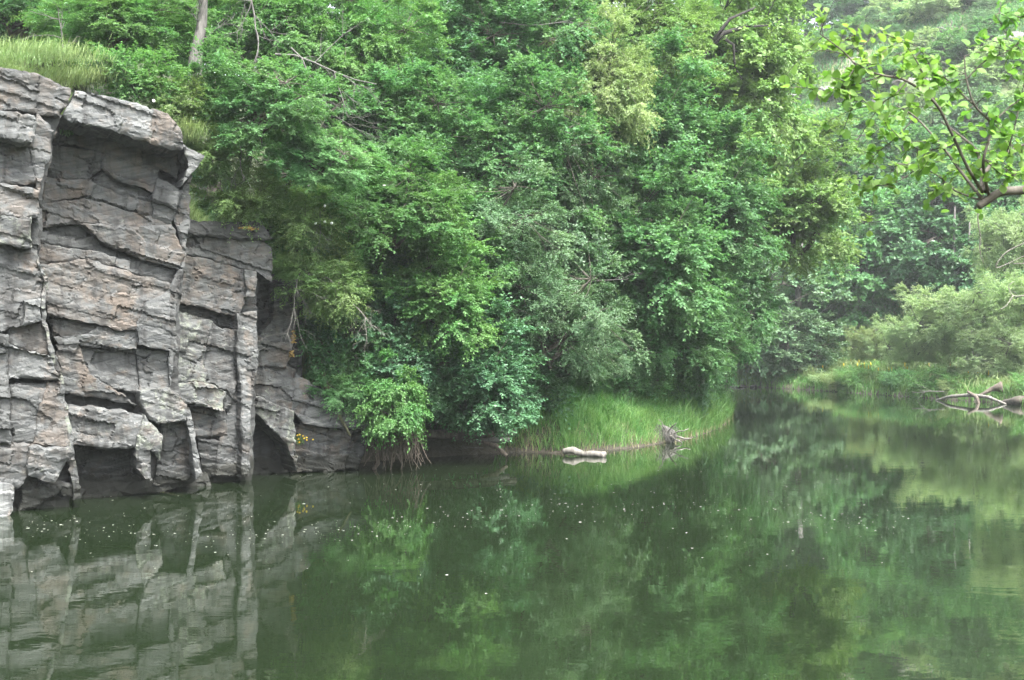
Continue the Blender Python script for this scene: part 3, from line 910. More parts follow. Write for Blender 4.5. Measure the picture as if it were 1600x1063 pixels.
# --- shrubs draped over the rock corner
T('broom_bush', 475, 345, 80, 62, 35.6, 'broom', 'broom', 'olive broom bush draped over the rock corner with dead twigs below', cat='bush', trunk=False, base=tuple(at(430, 380, 36.5)))
T('broom_bush', 520, 450, 75, 62, 35.8, 'broom', 'broom', 'hanging olive broom bush below the first draped one', cat='bush', trunk=False, base=tuple(at(470, 440, 36.8)), rz=.4)
T('broom_bush', 455, 415, 42, 30, 35.6, 'broom', 'yellow', 'small yellowish broom tuft at the edge of the second buttress', cat='bush', trunk=False, base=tuple(at(440, 430, 36.4)))
T('bush', 450, 385, 48, 40, 36, 'bush', 'bright', 'small bright green bush between broom and buttress edge', cat='bush', trunk=False, base=tuple(at(440, 410, 36.8)))
T('broom_bush', 545, 612, 58, 42, 37.2, 'broom', 'mid', 'dark feathery bush sitting on the low rock ledge', cat='bush', trunk=False, base=tuple(at(545, 640, 37.6)))
T('bush', 530, 545, 65, 55, 37.8, 'bush', 'mid', 'green bush in the shaded corner behind the hanging broom', cat='bush', trunk=False, base=tuple(at(520, 590, 38.2)))
T('hanging_bush', 622, 632, 52, 62, 36.9, 'spray', 'bright', 'bright green bush hanging down to the water beside the ledge', cat='bush', trunk=False, base=tuple(at(610, 610, 38.0)))
T('hanging_bush', 590, 650, 22, 34, 37.4, 'spray', 'grey', 'pale green spray hanging at the end of the low ledge', cat='bush', trunk=False, base=tuple(at(580, 630, 38)))
# --- wooded bank
T('alder_tree', 700, 120, 130, 105, 47, 'alder', 'dark', 'dark bluish tree at the top edge next to feathery green ones', group=GB)
T('hazel_tree', 800, 35, 120, 105, 49, 'hazel', 'mid', 'mid green tree at the top edge left of the blossoming lime', group=GB)
T('alder_tree', 620, 215, 115, 90, 41, 'alder', 'mid', 'mid green tree behind the oak bough and feathery ash', group=GB)
T('ash_tree', 620, 320, 105, 78, 37.5, 'ash', 'bright', 'light feathery ash spreading in front of the dark woods', group=GB, base=(-4.6, 42, 2.2))
T('alder_tree', 795, 235, 120, 110, 44, 'alder', 'mid', 'glossy mid green tree in the middle of the wooded bank', group=GB)
T('alder_tree', 745, 345, 110, 85, 42, 'sallow', 'grey', 'grey-green sallow under the glossy mid green tree', group=GB)
T('maple_tree', 690, 470, 85, 80, 38.6, 'maple', 'bright', 'bright green maple low on the bank above the dark hollow', group=GB)
T('alder_tree', 600, 440, 95, 80, 40.5, 'alder', 'dark', 'dark leafy tree behind the hanging broom bush', group=GB)
T('alder_tree', 620, 545, 85, 85, 38.8, 'alder', 'teal', 'dark glossy bush tree right above the hanging roots', group=GB)
T('maple_tree', 745, 592, 95, 80, 40.6, 'maple', 'teal', 'dark teal maple whose lowest boughs touch the fallen log', group=GB)
T('sallow_tree', 860, 490, 92, 96, 43.5, 'sallow', 'grey', 'rounded grey-green sallow overhanging the grassy spit', group=GB)
T('sallow_tree', 870, 340, 95, 115, 46, 'alder', 'grey', 'tall grey-green tree above the rounded sallow', group=GB)
T('lime_tree', 940, 135, 75, 95, 48, 'ash', 'blossom', 'lime tree covered in pale yellow blossom', group=GB)
T('lime_tree', 1005, 60, 105, 95, 55, 'ash', 'yellow', 'yellowish tree at the top edge behind the blossoming lime', group=GB)
T('maple_tree', 1030, 215, 105, 95, 52, 'maple', 'mid', 'mid green maple below the dark slanting limb', group=GB)
T('maple_tree', 1155, 115, 118, 150, 60, 'maple', 'yellow', 'big yellow-green maple carrying a dark slanting limb', group=GB, bark='bark_dark')
T('maple_tree', 1020, 400, 110, 105, 49.5, 'maple', 'mid', 'layered green maple standing behind the grassy spit', group=GB)
T('maple_tree', 1120, 330, 100, 90, 54, 'maple', 'mid', 'green maple between the layered maple and yellow-green crown', group=GB)
T('maple_tree', 1240, 330, 95, 90, 61, 'maple', 'yellow', 'yellow-green crown reaching out over the river bend', group=GB, base=(9.6, 64, 1.4), rad=.15)
T('maple_tree', 1035, 512, 105, 72, 52.5, 'maple', 'mid', 'low green maple boughs just above the spit grass', group=GB)
T('ivy_bush', 1075, 592, 36, 42, 54, 'bush', 'dark', 'small dark ivy bush at the tip of the low maple boughs', cat='bush', group=GB, trunk=False)
T('shrub', 985, 592, 50, 26, 51, 'bush', 'mid', 'low green shrub at the back edge of the spit grass', cat='bush', group=GB, trunk=False)
# back rows that fill the wood
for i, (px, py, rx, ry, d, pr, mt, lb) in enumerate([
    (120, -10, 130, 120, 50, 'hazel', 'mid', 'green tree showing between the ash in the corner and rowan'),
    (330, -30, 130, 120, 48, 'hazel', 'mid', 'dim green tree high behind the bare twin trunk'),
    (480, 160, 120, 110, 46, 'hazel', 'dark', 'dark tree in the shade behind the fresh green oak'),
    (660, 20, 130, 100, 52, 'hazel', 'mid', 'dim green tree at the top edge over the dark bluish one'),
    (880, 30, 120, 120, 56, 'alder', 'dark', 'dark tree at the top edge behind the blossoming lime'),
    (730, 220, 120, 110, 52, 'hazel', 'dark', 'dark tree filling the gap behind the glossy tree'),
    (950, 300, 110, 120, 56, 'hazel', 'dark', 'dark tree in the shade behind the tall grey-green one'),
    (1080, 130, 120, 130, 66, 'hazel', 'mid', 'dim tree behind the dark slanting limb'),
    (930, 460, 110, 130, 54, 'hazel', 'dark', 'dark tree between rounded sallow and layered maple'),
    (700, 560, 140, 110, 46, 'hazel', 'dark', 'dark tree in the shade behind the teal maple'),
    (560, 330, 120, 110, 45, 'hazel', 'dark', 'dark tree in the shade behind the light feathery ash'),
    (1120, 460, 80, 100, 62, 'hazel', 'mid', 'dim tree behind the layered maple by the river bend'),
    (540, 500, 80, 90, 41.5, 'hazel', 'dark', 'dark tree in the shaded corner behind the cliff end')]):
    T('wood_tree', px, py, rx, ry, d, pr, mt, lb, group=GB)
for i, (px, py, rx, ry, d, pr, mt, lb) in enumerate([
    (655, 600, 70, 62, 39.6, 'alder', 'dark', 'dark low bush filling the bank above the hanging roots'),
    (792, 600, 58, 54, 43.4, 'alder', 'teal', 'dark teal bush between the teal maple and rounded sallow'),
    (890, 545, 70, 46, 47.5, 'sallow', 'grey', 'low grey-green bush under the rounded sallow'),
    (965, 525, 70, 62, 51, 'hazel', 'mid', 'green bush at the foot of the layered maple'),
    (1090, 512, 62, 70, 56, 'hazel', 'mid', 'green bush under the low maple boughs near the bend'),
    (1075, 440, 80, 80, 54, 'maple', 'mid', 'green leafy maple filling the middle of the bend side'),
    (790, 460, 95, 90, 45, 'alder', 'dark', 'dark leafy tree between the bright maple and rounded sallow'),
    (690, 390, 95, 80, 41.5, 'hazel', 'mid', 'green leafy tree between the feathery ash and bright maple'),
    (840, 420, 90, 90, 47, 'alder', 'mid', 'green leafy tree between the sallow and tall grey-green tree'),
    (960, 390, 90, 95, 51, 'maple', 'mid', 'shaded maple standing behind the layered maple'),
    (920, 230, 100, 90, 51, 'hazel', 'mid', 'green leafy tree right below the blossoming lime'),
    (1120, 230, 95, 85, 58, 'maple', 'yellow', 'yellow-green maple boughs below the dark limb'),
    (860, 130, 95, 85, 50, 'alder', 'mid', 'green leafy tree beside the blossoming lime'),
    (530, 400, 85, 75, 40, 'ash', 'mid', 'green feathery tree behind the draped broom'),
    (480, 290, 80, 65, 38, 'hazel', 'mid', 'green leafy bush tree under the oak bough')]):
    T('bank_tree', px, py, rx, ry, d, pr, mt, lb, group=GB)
for i, (px, py, rx, ry, d, mt, lb) in enumerate([
    (850, 588, 48, 34, 47.5, 'dark', 'dark low shrub where rounded sallow meets the spit grass'),
    (905, 590, 45, 28, 49, 'mid', 'low green shrub at the back of the spit grass under the sallow edge'),
    (945, 588, 42, 30, 50.5, 'bright', 'bright low shrub at the back of the spit grass'),
    (1030, 588, 46, 28, 53, 'bright', 'bright low shrub beneath the low maple boughs'),
    (1110, 585, 34, 36, 60, 'mid', 'low green shrub at the river bend behind the reeds')]):
    T('shrub', px, py, rx, ry, d, 'bush', mt, lb, cat='bush', trunk=False, group='low shrubs behind the spit grass')
# --- far bank and hillside
far = [
    (1190, 500, 92, 92, 107, 'far_round', 'grey', 'grey-green bush tree at the water beyond the spit'),
    (1240, 540, 60, 48, 104, 'far_round', 'grey', 'lower grey-green bush beside the grey-green bush tree'),
    (1130, 470, 70, 100, 116, 'far_round', 'mid', 'mid green tree half hidden beyond the spit'),
    (1300, 245, 105, 62, 128, 'far_round', 'bright', 'bright green round tree below the pinkish outcrop'),
    (1225, 270, 70, 70, 130, 'far_round', 'mid', 'mid green tree beside the bright round tree'),
    (1400, 290, 90, 75, 124, 'far_round', 'mid', 'green tree below the overhanging foreground branch'),
    (1340, 420, 95, 105, 113, 'far_round', 'mid', 'large dark tree standing back from the far shore'),
    (1440, 385, 95, 95, 110, 'far_round', 'dark', 'dark tree beside the large dark one under the branch stub'),
    (1490, 330, 80, 70, 112, 'far_round', 'mid', 'mid green tree straight behind the broken branch stub'),
    (1550, 430, 80, 90, 104, 'far_round', 'dark', 'dark tree between the two pale willows'),
    (1170, 330, 80, 90, 126, 'far_round', 'mid', 'mid green tree behind the yellow-green crown at the bend'),
    (1260, 330, 70, 60, 127, 'far_round', 'grey', 'grey-green tree just under the bright round tree'),
    (1350, 320, 75, 62, 125, 'far_round', 'mid', 'soft green tree between bright round tree and dark ones'),
    (1450, 230, 75, 50, 133, 'far_round', 'grey', 'grey-green tree on the slope seen through the near branch'),
    (1530, 240, 80, 60, 130, 'far_round', 'mid', 'soft green tree on the slope behind the near branch'),
    (1590, 300, 80, 80, 112, 'far_round', 'mid', 'mid green tree at the picture edge above the pale willow'),
    (1575, 372, 52, 52, 82, 'far_willow', 'willow', 'pale willow crown cut by the picture edge'),
    (1500, 492, 78, 50, 90, 'far_willow', 'willow', 'rounded pale willow bush above the driftwood shore'),
    (1430, 530, 52, 40, 93, 'far_willow', 'willow', 'small pale willow bush beside the rounded one'),
    (1560, 545, 72, 45, 86, 'far_willow', 'willow', 'spreading grey willow bush over the driftwood'),
    (1600, 480, 60, 65, 88, 'far_willow', 'willow', 'tall grey willow at the picture edge over the driftwood'),
    (1355, 535, 30, 28, 97, 'far_willow', 'grass_pale', 'small yellowish bush on the far meadow'),
]
for a in far:
    T('riverside_tree' if a[3] > 60 else 'riverside_bush', *a, cat='tree' if a[3] > 60 else 'bush', group=GC, trunk=a[5] != 'far_willow', bark='dead' if a[5] == 'far_willow' else 'bark')
# trees on the crest
for i, (px, py, rx, ry, d) in enumerate([(1260, 0, 60, 50, 172), (1330, 12, 42, 42, 176), (1390, 0, 60, 45, 172), (1450, -15, 60, 40, 170), (1180, 0, 70, 60, 178), (1540, -20, 70, 40, 165)]):
    T('crest_tree', px, py, rx, ry, d, 'far_round', 'dark', ['dark crest tree beside the yellow-green maple top', 'dark crest tree with bright sky showing through it', 'dark crest tree past the sky gap', 'crest tree at the top edge above the scree', 'crest tree hidden behind the yellow-green maple top', 'crest tree at the top edge near the picture corner'][i], group='trees on the hill crest')
rg = np.random.default_rng(77)
for i in range(80):
    px, d = rg.uniform(1170, 1640), rg.uniform(112, 168)
    x = (px - CX) / F * d
    z, dist = ground_z(x, d)
    s = rg.uniform(.8, 2.6) if i % 3 else rg.uniform(2.2, 3.4)
    py = CY - (z + s * .5 - CAMZ) / d * F
    mt = ['mid', 'grey', 'willow', 'bright', 'grey'][i % 5]
    T('hillside_shrub', px, py, s * 1.3 / d * F, s / d * F, d, 'far_round' if s > 2 else 'bush', mt,
      '%s %s shrub %s' % ('big' if s > 2 else 'small', {'mid': 'green', 'grey': 'grey-green', 'willow': 'pale', 'bright': 'bright green'}[mt],
                          'high on the far hillside near the crest' if py < 60 else 'among the scree of the far hillside' if py < 200 else 'low on the far hillside behind the trees'),
      cat='shrub', group=GD, trunk=False, base=(x, d, z - .2))

# herb clumps that break the bank grass into mounds
rg = np.random.default_rng(91)
HC = [('far', rg.uniform(1175, 1610), rg.uniform(1.2, 9.0)) for _ in range(46)] + [('spit', 0, 0)] * 26
for i, (wh, px, dist_) in enumerate(HC):
    for tries in range(60):
        if wh == 'far': x, y = rg.uniform(18, 46), rg.uniform(70, 118)
        else: x, y = rg.uniform(-.5, 12.5), rg.uniform(43.5, 72)
        z, dd = ground_z(x, y)
        u_ = CX + x / y * F
        if (.5 < dd < 10 and 1170 < u_ < 1620) if wh == 'far' else (.4 < dd < 5.5 and 800 < u_ < 1150): break
    sx_ = rg.uniform(.7, 1.7) if wh == 'far' else rg.uniform(.35, .75)
    sz_ = sx_ * rg.uniform(.45, .75)
    mt = ['bright', 'grass_pale', 'willow', 'mid', 'grass'][i % 5] if wh == 'far' else ['bright', 'grass', 'mid', 'grass'][i % 4]
    nm = {'bright': 'bright green', 'grass_pale': 'pale', 'willow': 'whitish green', 'mid': 'dark green', 'grass': 'fresh green'}[mt]
    py = CY - (z + sz_ * .35 - CAMZ) / y * F
    T('herb_clump', u_, py, sx_ / y * F, sz_ / y * F, y, 'bush', mt,
      '%s rounded herb clump %s' % (nm, ('at the water edge of the far meadow' if dd < 3 else 'back on the far meadow') if wh == 'far' else ('at the water edge of the spit' if dd < 2 else 'amid the spit grass')),
      cat='herb clump', group='herb clumps on the far meadow' if wh == 'far' else 'herb clumps on the spit', trunk=False, base=(x, y, z - .05))

# dark slanting limb of the big yellow-green maple
mb = MB()
P0 = [at(1060, 140, 56.0), at(1085, 105, 55.9), at(1110, 72, 55.7), at(1130, 52, 55.7), at(1165, 42, 56), at(1200, 40, 56.4)]
mb.tube(P0, [.22, .2, .16, .12, .08, .04], 7)
mb.tube([at(1130, 60, 55.7), at(1146, 70, 55.7), at(1148, 105, 55.8), at(1160, 125, 56)], [.09, .07, .05, .03], 5)
mb.tube([at(1110, 72, 55), at(1140, 30, 55), at(1180, 12, 55.5)], [.12, .08, .04], 5)
mb.tube([at(1020, 215, 58), at(1030, 195, 57), at(1060, 140, 56.0)], [.3, .28, .26], 7)
lo = link('dark_limb', mb.build_mesh('dark_limb'), M['bark_dark'])
tag(lo, 'dark slanting limb showing through the yellow-green maple crown', 'limb')

# ------------------------------------------------------------------ bare wood
def twigs(mb, rg, p, dirv, length, rad, depth, droop=.0, kids=4, bend=.35):
    n = 6
    pts = [np.array(p, float)]
    dv = unit(dirv)
    for i in range(n - 1):
        dv = unit(dv + rg.normal(0, bend * .35, 3) + np.array([0, 0, -droop * .2]))
        pts.append(pts[-1] + dv * length / (n - 1))
    mb.tube(pts, np.linspace(rad, rad * .45, n), 5 if rad > .02 else 4, False)
    if depth > 0:
        for k in range(kids):
            i = rg.integers(1, n)
            nd = unit(dv + rg.normal(0, .75, 3))
            twigs(mb, rg, pts[i], nd, length * rg.uniform(.4, .7), rad * .5, depth - 1, droop, kids, bend)
    return pts


def bare(name, label, cat, p, dirv, length, rad, depth, seed, mat='dead', droop=0., kids=4, group=None, bend=.35):
    rg = np.random.default_rng(seed)
    mb = MB(); twigs(mb, rg, (0, 0, 0), dirv, length, rad * .65, depth, droop, kids, bend)
    o = link(name, mb.build_mesh(name), M[mat])
    o.location = tuple(p)
    return tag(o, label, cat, group)


# twin trunk above the rim
p0 = at(302, 112, 36.0)
tw = thing('twin_trunk_tree', 'bare grey twin trunk standing above the cliff rim', 'tree', tuple(p0))
for k, (a, b, r) in enumerate([((0, 0, -.6), (.42, .2, 3.4), .15), ((.16, .1, -.6), (.30, .0, 3.4), .10)]):
    mb = MB(); tt = np.linspace(0, 1, 9)[:, None]
    pts = np.array(a) * (1 - tt) + np.array(b) * tt + (np.stack([vn(tt[:, 0] * 4, k, 3), vn(tt[:, 0] * 4, k, 4), tt[:, 0] * 0 + .5], -1) - .5) * .16
    mb.tube(pts, np.linspace(r * 1.2, r * .75, 9), 8)
    link('stem', mb.build_mesh('stem'), M['dead'], tw)
mb = MB(); rg = np.random.default_rng(4)
for k in range(7):
    twigs(mb, rg, (.1, 0, .8 + k * .35), (rg.uniform(-1, 1), -.3, .5), 1.2, .022, 2, .1, 4)
link('dead_twigs', mb.build_mesh('dead_twigs'), M['dead'], tw)

bare('dead_branch', 'dead grey branch fanning down beside the feathery ash at the top edge', 'branch', at(392, -20, 36.5), (0, -.2, -1), 2.1, .05, 3, 21, droop=.1)
bare('dead_branch', 'long dead grey bough sweeping across the dark gap above the oak', 'branch', at(430, 85, 36.5), (1, -.1, .12), 3.2, .045, 3, 22, droop=.25)
bare('dead_branch', 'dead branch arching down over the dark gap behind the oak', 'branch', at(455, 75, 36.2), (.7, -.2, -.7), 2.3, .035, 3, 23, droop=.2)
bare('dead_branch', 'grey stem leaning over the rim bushes near the picture edge', 'branch', at(100, 92, 33), (-.25, 0, 1), 1.3, .035, 2, 24)
bare('dead_branch', 'bare twigs hanging below the oak trunk', 'branch', at(375, 225, 33.5), (.2, -.2, -1), 1.1, .03, 3, 25, droop=.3)
bare('dead_branch', 'bleached dead twigs hanging from the draped broom at the rock corner', 'branch', at(470, 425, 35.2), (-.05, -.3, -1), 1.5, .03, 3, 26, mat='dead', droop=.5, kids=5)
bare('dead_branch', 'curved pale dead twig arching out of the draped broom', 'branch', at(480, 430, 35.0), (.7, -.3, .1), 1.1, .022, 1, 27, mat='drift', droop=.9, kids=3)
bare('dead_branch', 'pale dry twigs at the drooping tip of the hanging broom', 'branch', at(545, 470, 35.0), (.7, -.2, -.35), 1.2, .018, 3, 28, mat='drift', droop=.7, kids=5)
bare('dead_branch', 'brownish dry twigs inside the broom with white flowers', 'branch', at(500, 330, 35.0), (.1, -.2, -1), 1.0, .018, 3, 29, droop=.3, kids=5)
bare('dead_branch', 'small bare branch sticking out of the layered maple', 'branch', at(925, 440, 46.5), (1, -.4, .1), 1.4, .035, 2, 44, droop=.3, kids=2)
bare('dead_branch', 'thin reddish bare branch near the top of the wood', 'branch', at(780, 35, 46), (1, -.3, -.25), 2.6, .035, 2, 31)

# leaning mossy pole on the low ledge
mb = MB(); mb.tube([at(497, 560, 37.5), at(515, 622, 37.2), at(548, 682, 36.9)], [.11, .085, .03], 7)
tag(link('leaning_pole', mb.build_mesh('leaning_pole'), bark_mat('mossy_bark', (.05, .06, .03), (.13, .12, .07))), 'mossy dead stem leaning down across the low ledge', 'branch')

# root mass under the overhanging bush
rt = thing('tree_roots', 'tangle of hanging roots in the dark hollow beside the ledge', 'roots', tuple(at(605, 735, 38.2)))
c0 = np.array(rt.location)
for k, (a, b, r) in enumerate([((585, 640), (588, 722), .16), ((600, 650), (630, 728), .09), ((612, 655), (606, 730), .07), ((595, 645), (577, 735), .12)]):
    mb = MB(); A, B = at(*a, 38.4) - c0, at(*b, 38.1) - c0
    B[2] = -.1 - c0[2] * 0
    tt = np.linspace(0, 1, 7)[:, None]
    mb.tube(A * (1 - tt) + B * tt + (np.stack([vn(tt[:, 0] * 4, k, 13), vn(tt[:, 0] * 4, k, 14), tt[:, 0] * 0 + .5], -1) - .5) * .55, np.linspace(r * .6, r * .25, 7), 7)
    link('root', mb.build_mesh('root'), M['root'], rt)
mb = MB(); rg = np.random.default_rng(6)
for k in range(150):
    a = at(rg.uniform(575, 655), rg.uniform(650, 690), 37.9 + rg.uniform(-.4, .3)) - c0
    twigs(mb, rg, a, (rg.normal(0, .25), -.1, -1), rg.uniform(.5, 1.05), .012, 0, .2)
o = link('root_hair', mb.build_mesh('root_hair'), M['root'], rt); o['kind'] = 'stuff'

# earth bank of the hollow
def ridge(name, pts, rad, mat, label, cat, sides=9, seed=0, amp=.3):
    pts = np.array(pts, float); t = np.linspace(0, 1, 24)
    tt = np.linspace(0, 1, len(pts))
    P = np.stack([np.interp(t, tt, pts[:, k]) for k in range(3)], -1)
    rr = np.interp(t, np.linspace(0, 1, len(rad)), rad)
    mb = MB(); mb.tube(P, rr, sides)
    v = mb.v[0]
    n_ = np.stack([fbm(v[:, 0] * 2 + v[:, 2] * 3, v[:, 1] * 2 + v[:, 2], seed + k) for k in range(3)], -1) - .5
    mb.v[0] = v + n_ * amp * np.repeat(rr, sides)[:, None]
    return tag(link(name, mb.build_mesh(name), M[mat]), label, cat)


ridge('fallen_log', [at(655, 678, 41.2), at(720, 680, 41.4), at(805, 676, 42.4)], [.15, .17, .13], 'bark', 'long fallen log lying level under the teal maple', 'log', seed=3)
ridge('fallen_log', [at(745, 690, 41.5), at(772, 688, 41.6), at(795, 687, 41.9)], [.09, .1, .08], 'dead', 'short grey log under the long fallen one', 'log', seed=4)
ridge('fallen_branch', [at(752, 690, 41.4), at(775, 697, 41.2), at(792, 712, 41.0)], [.05, .09, .06], 'root', 'dark branch slanting into the water below the short log', 'log', seed=5)
bare('dead_branch', 'thin bare twig at the waterline below the short log', 'branch', at(755, 700, 41), (-1, -.2, -.12), .8, .02, 1, 35, kids=3)

# bleached driftwood log by the spit
ridge('driftwood_log', [at(880, 706, 42.9), at(895, 703, 42.7), at(912, 709, 42.5), at(926, 710, 42.4), at(945, 711, 42.2)], [.10, .15, .08, .10, .12], 'drift', 'short bleached driftwood log lying at the foot of the spit grass', 'log', seed=8, amp=1.1)
rs = thing('root_stump', 'grey uprooted stump with bare root prongs at the spit edge', 'stump', tuple(at(1040, 694, 48.2)))
c0 = np.array(rs.location)
v = boulder_mesh('stump_body', 15, (.5, .4, .42), 6)
link('stump_body', v, M['dead'], rs, at(1037, 680, 48.4) - c0)
rg = np.random.default_rng(8)
for k, (e, r) in enumerate([((1078, 687), .035), ((1074, 672), .025), ((1056, 660), .028), ((1066, 692), .03), ((1030, 655), .02)]):
    mb = MB(); A = at(1042, 680, 48.2) - c0; B = at(*e, 47.6) - c0; tt = np.linspace(0, 1, 6)[:, None]
    mb.tube(A * (1 - tt) + B * tt + rg.normal(0, .03, (6, 3)), np.linspace(r * 1.8, r * .6, 6), 5)
    link('root', mb.build_mesh('root'), M['drift'], rs)
mb = MB()
for k in range(70):
    twigs(mb, rg, at(rg.uniform(1020, 1055), rg.uniform(662, 685), 48 + rg.uniform(-.3, .2)) - c0, (rg.normal(.3, .5), -.4, -.7), rg.uniform(.25, .5), .01, 0, .3)
o = link('root_hair', mb.build_mesh('root_hair'), M['dead'], rs); o['kind'] = 'stuff'

# driftwood on the far shore
ridge('driftwood_log', [at(1462, 626, 82), at(1485, 619.5, 80.6), at(1518, 617.5, 79.2), at(1545, 621, 77.8), at(1572, 632, 76.6)], [.05, .10, .12, .11, .06], 'drift', 'arched bleached trunk lying in the water at the far shore', 'log', seed=9)
ridge('driftwood_root', [at(1512, 612, 79.3), at(1526, 621, 78.6), at(1530, 632, 78.2)], [.08, .12, .07], 'root', 'dark root snag propped on the arched trunk', 'log', seed=10)
ridge('driftwood_log', [at(1530, 618, 79.5), at(1548, 609, 79.3), at(1566, 604, 79)], [.08, .14, .36], 'root', 'dark upturned root plate behind the arched trunk', 'log', seed=11, amp=.8)
ridge('mud_bank', [at(1566, 630, 77.5), at(1590, 626, 76), at(1640, 626, 75)], [.15, .3, .35], 'mud', 'bare brown mud bank next to the arched trunk', 'bank', seed=12)
bare('dead_branch', 'low bare branch reaching over the far shoreline', 'branch', at(1475, 612, 82), (-1, -.2, .1), 2.2, .05, 1, 36, droop=.1, kids=3)
for i, (px, lb) in enumerate([(1160, 'flat pale stone at the far waterline nearest the spit'), (1178, 'flat pale stone second from the spit at the far waterline'), (1146, 'small dark stone at the far waterline by the spit grass')]):
    o = link('shore_stone', boulder_mesh('shore_stone', 40 + i, (.42, .3, .16), 8, 3), M['rock_pale' if i < 2 else 'rock']); set_on(o, at(px, 605, 104))
    o.location.z = .05
    tag(o, lb, 'stone', 'stones at the far waterline')

# tall dead conifer trunk beyond the bend
sg = thing('dead_standing_tree', 'tall bare grey trunk standing beyond the river bend', 'tree', tuple(at(1247, 475, 110)))
c0 = np.array(sg.location)
mb = MB(); mb.tube([(0, 0, -1.5), (.05, 0, 2), (.15, 0, 4), (.25, 0, 6.4)], [.3, .27, .24, .2], 8); link('trunk', mb.build_mesh('trunk'), M['dead'], sg)
mb = MB(); rg = np.random.default_rng(12)
for k in range(8): twigs(mb, rg, (.1, 0, 2.0 + k * .55), (rg.choice([-1, 1]), -.3, -.1), 1.0, .03, 1, .2)
link('dead_twigs', mb.build_mesh('dead_twigs'), M['dead'], sg)
for i, (px, py, d, h, lb) in enumerate([(1490, 395, 106, 4, 'thin pale trunk showing among the dark far trees'), (1513, 440, 104, 5, 'thin brown trunk beside the pale one among the dark trees'), (1398, 340, 118, 3, 'thin bare pole under the bright hillside trees')]):
    mb = MB(); mb.tube([(0, 0, -3), (0.06, 0, h * .4), (.12, 0, h)], [.14, .11, .07], 6)
    o = link('thin_trunk', mb.build_mesh('thin_trunk'), M['dead']); set_on(o, at(px, py, d)); tag(o, lb, 'trunk')

# rock outcrops on the far hillside
oc = [(1178, 205, 140, 3.0, 1.6), (1210, 178, 142, 1.6, .8), (1240, 160, 145, 3.0, 1.2), (1290, 150, 148, 3.4, 1.3), (1330, 165, 146, 1.8, .8), (1375, 155, 148, 1.8, .7), (1415, 138, 150, 3.2, 1.2), (1450, 130, 150, 1.4, .6),
      (1195, 200, 139, 1.2, .9), (1560, 70, 152, 3.2, 1.4), (1590, 60, 152, 2.0, 1.0), (1530, 85, 152, 1.3, .7), (1470, 50, 160, 1.6, .7), (1262, 172, 143, 1.0, .6)]
for i, (px, py, d, sx, sz) in enumerate(oc):
    # rest on the slope along that line of sight
    best = None
    for dd in np.arange(108, 185, .5):
        p = at(px, py, dd); z, _d = ground_z(p[0], p[1])
        if z >= p[2]: best = p; break
    if best is None: continue
    o = link('rock_outcrop', boulder_mesh('rock_outcrop', 60 + i, (sx, sx * .7, sz), 14, 3), M['rock_pink']); set_on(o, best); o.rotation_euler = (0, .15, i * .7)
    tag(o, '%s pinkish grey rock outcrop %s' % ('broad' if sx > 2.5 else 'middling' if sx > 1.5 else 'small', 'beside the edge of the yellow-green maple' if px < 1220 else 'on the slope above the bright round tree' if px < 1345 else 'on the slope behind the near alder twigs' if px < 1480 else 'high on the slope in the picture corner'), 'rock', 'rock outcrops on the far hillside')

# ------------------------------------------------------------------ grass and herbs
def blades(name, P, h, wd, mat, label, seed=0, lean=.35, cat='grass', dirs=None, parent=None):
    rg = np.random.default_rng(seed)
    n = len(P)
    hh = (h * rg.uniform(.5, 1.25, n) * (.55 + .9 * fbm(P[:, 0] * .9, P[:, 1] * .9, seed + 200)))[:, None]
    a = rg.uniform(0, 6.283, n)
    ln = np.stack([np.cos(a), np.sin(a), np.zeros(n)], -1) * (lean * rg.uniform(.2, 1.3, n))[:, None]
    if dirs is not None: ln = ln + np.array(dirs)[None] * rg.uniform(.4, 1.2, n)[:, None]
    b = rg.uniform(0, 6.283, n)
    sd = np.stack([np.cos(b), np.sin(b), np.zeros(n)], -1) * wd * rg.uniform(.6, 1.3, n)[:, None] * .5
    up = np.array([0, 0, 1.0])
    m = P + (up * .55 + ln * .3) * hh
    tip = P + (up * (.92 - .25 * np.linalg.norm(ln, axis=1, keepdims=True)) + ln * 1.0) * hh
    V = np.stack([P - sd, P + sd, m + sd * .8, m - sd * .8, tip], 1).reshape(-1, 3)
    i = np.arange(n) * 5
    me = mesh_np(name, V, [np.stack([i, i + 1, i + 2, i + 3], -1), np.stack([i + 3, i + 2, i + 4], -1)], tint=np.repeat(rg.random(n), 5))
    o = link(name, me, M[mat], parent)
    return tag(o, label, cat, kind='stuff')


def on_land(rg, n, x0, x1, y0, y1, dmin, dmax, clump=.5, keep=None):
    out = []
    got = 0
    while got < n:
        x = rg.uniform(x0, x1, n * 3); y = rg.uniform(y0, y1, n * 3)
        z, d = terrain(x, y)
        ok = (d > dmin) & (d < dmax) & (fbm(x * clump, y * clump, 71) + rg.uniform(-.25, .25, n * 3) > .42)
        if keep is not None: ok &= keep(x, y)
        out.append(np.stack([x, y, z], -1)[ok]); got += ok.sum()
        if ok.sum() == 0: break
    return np.concatenate(out)[:n]


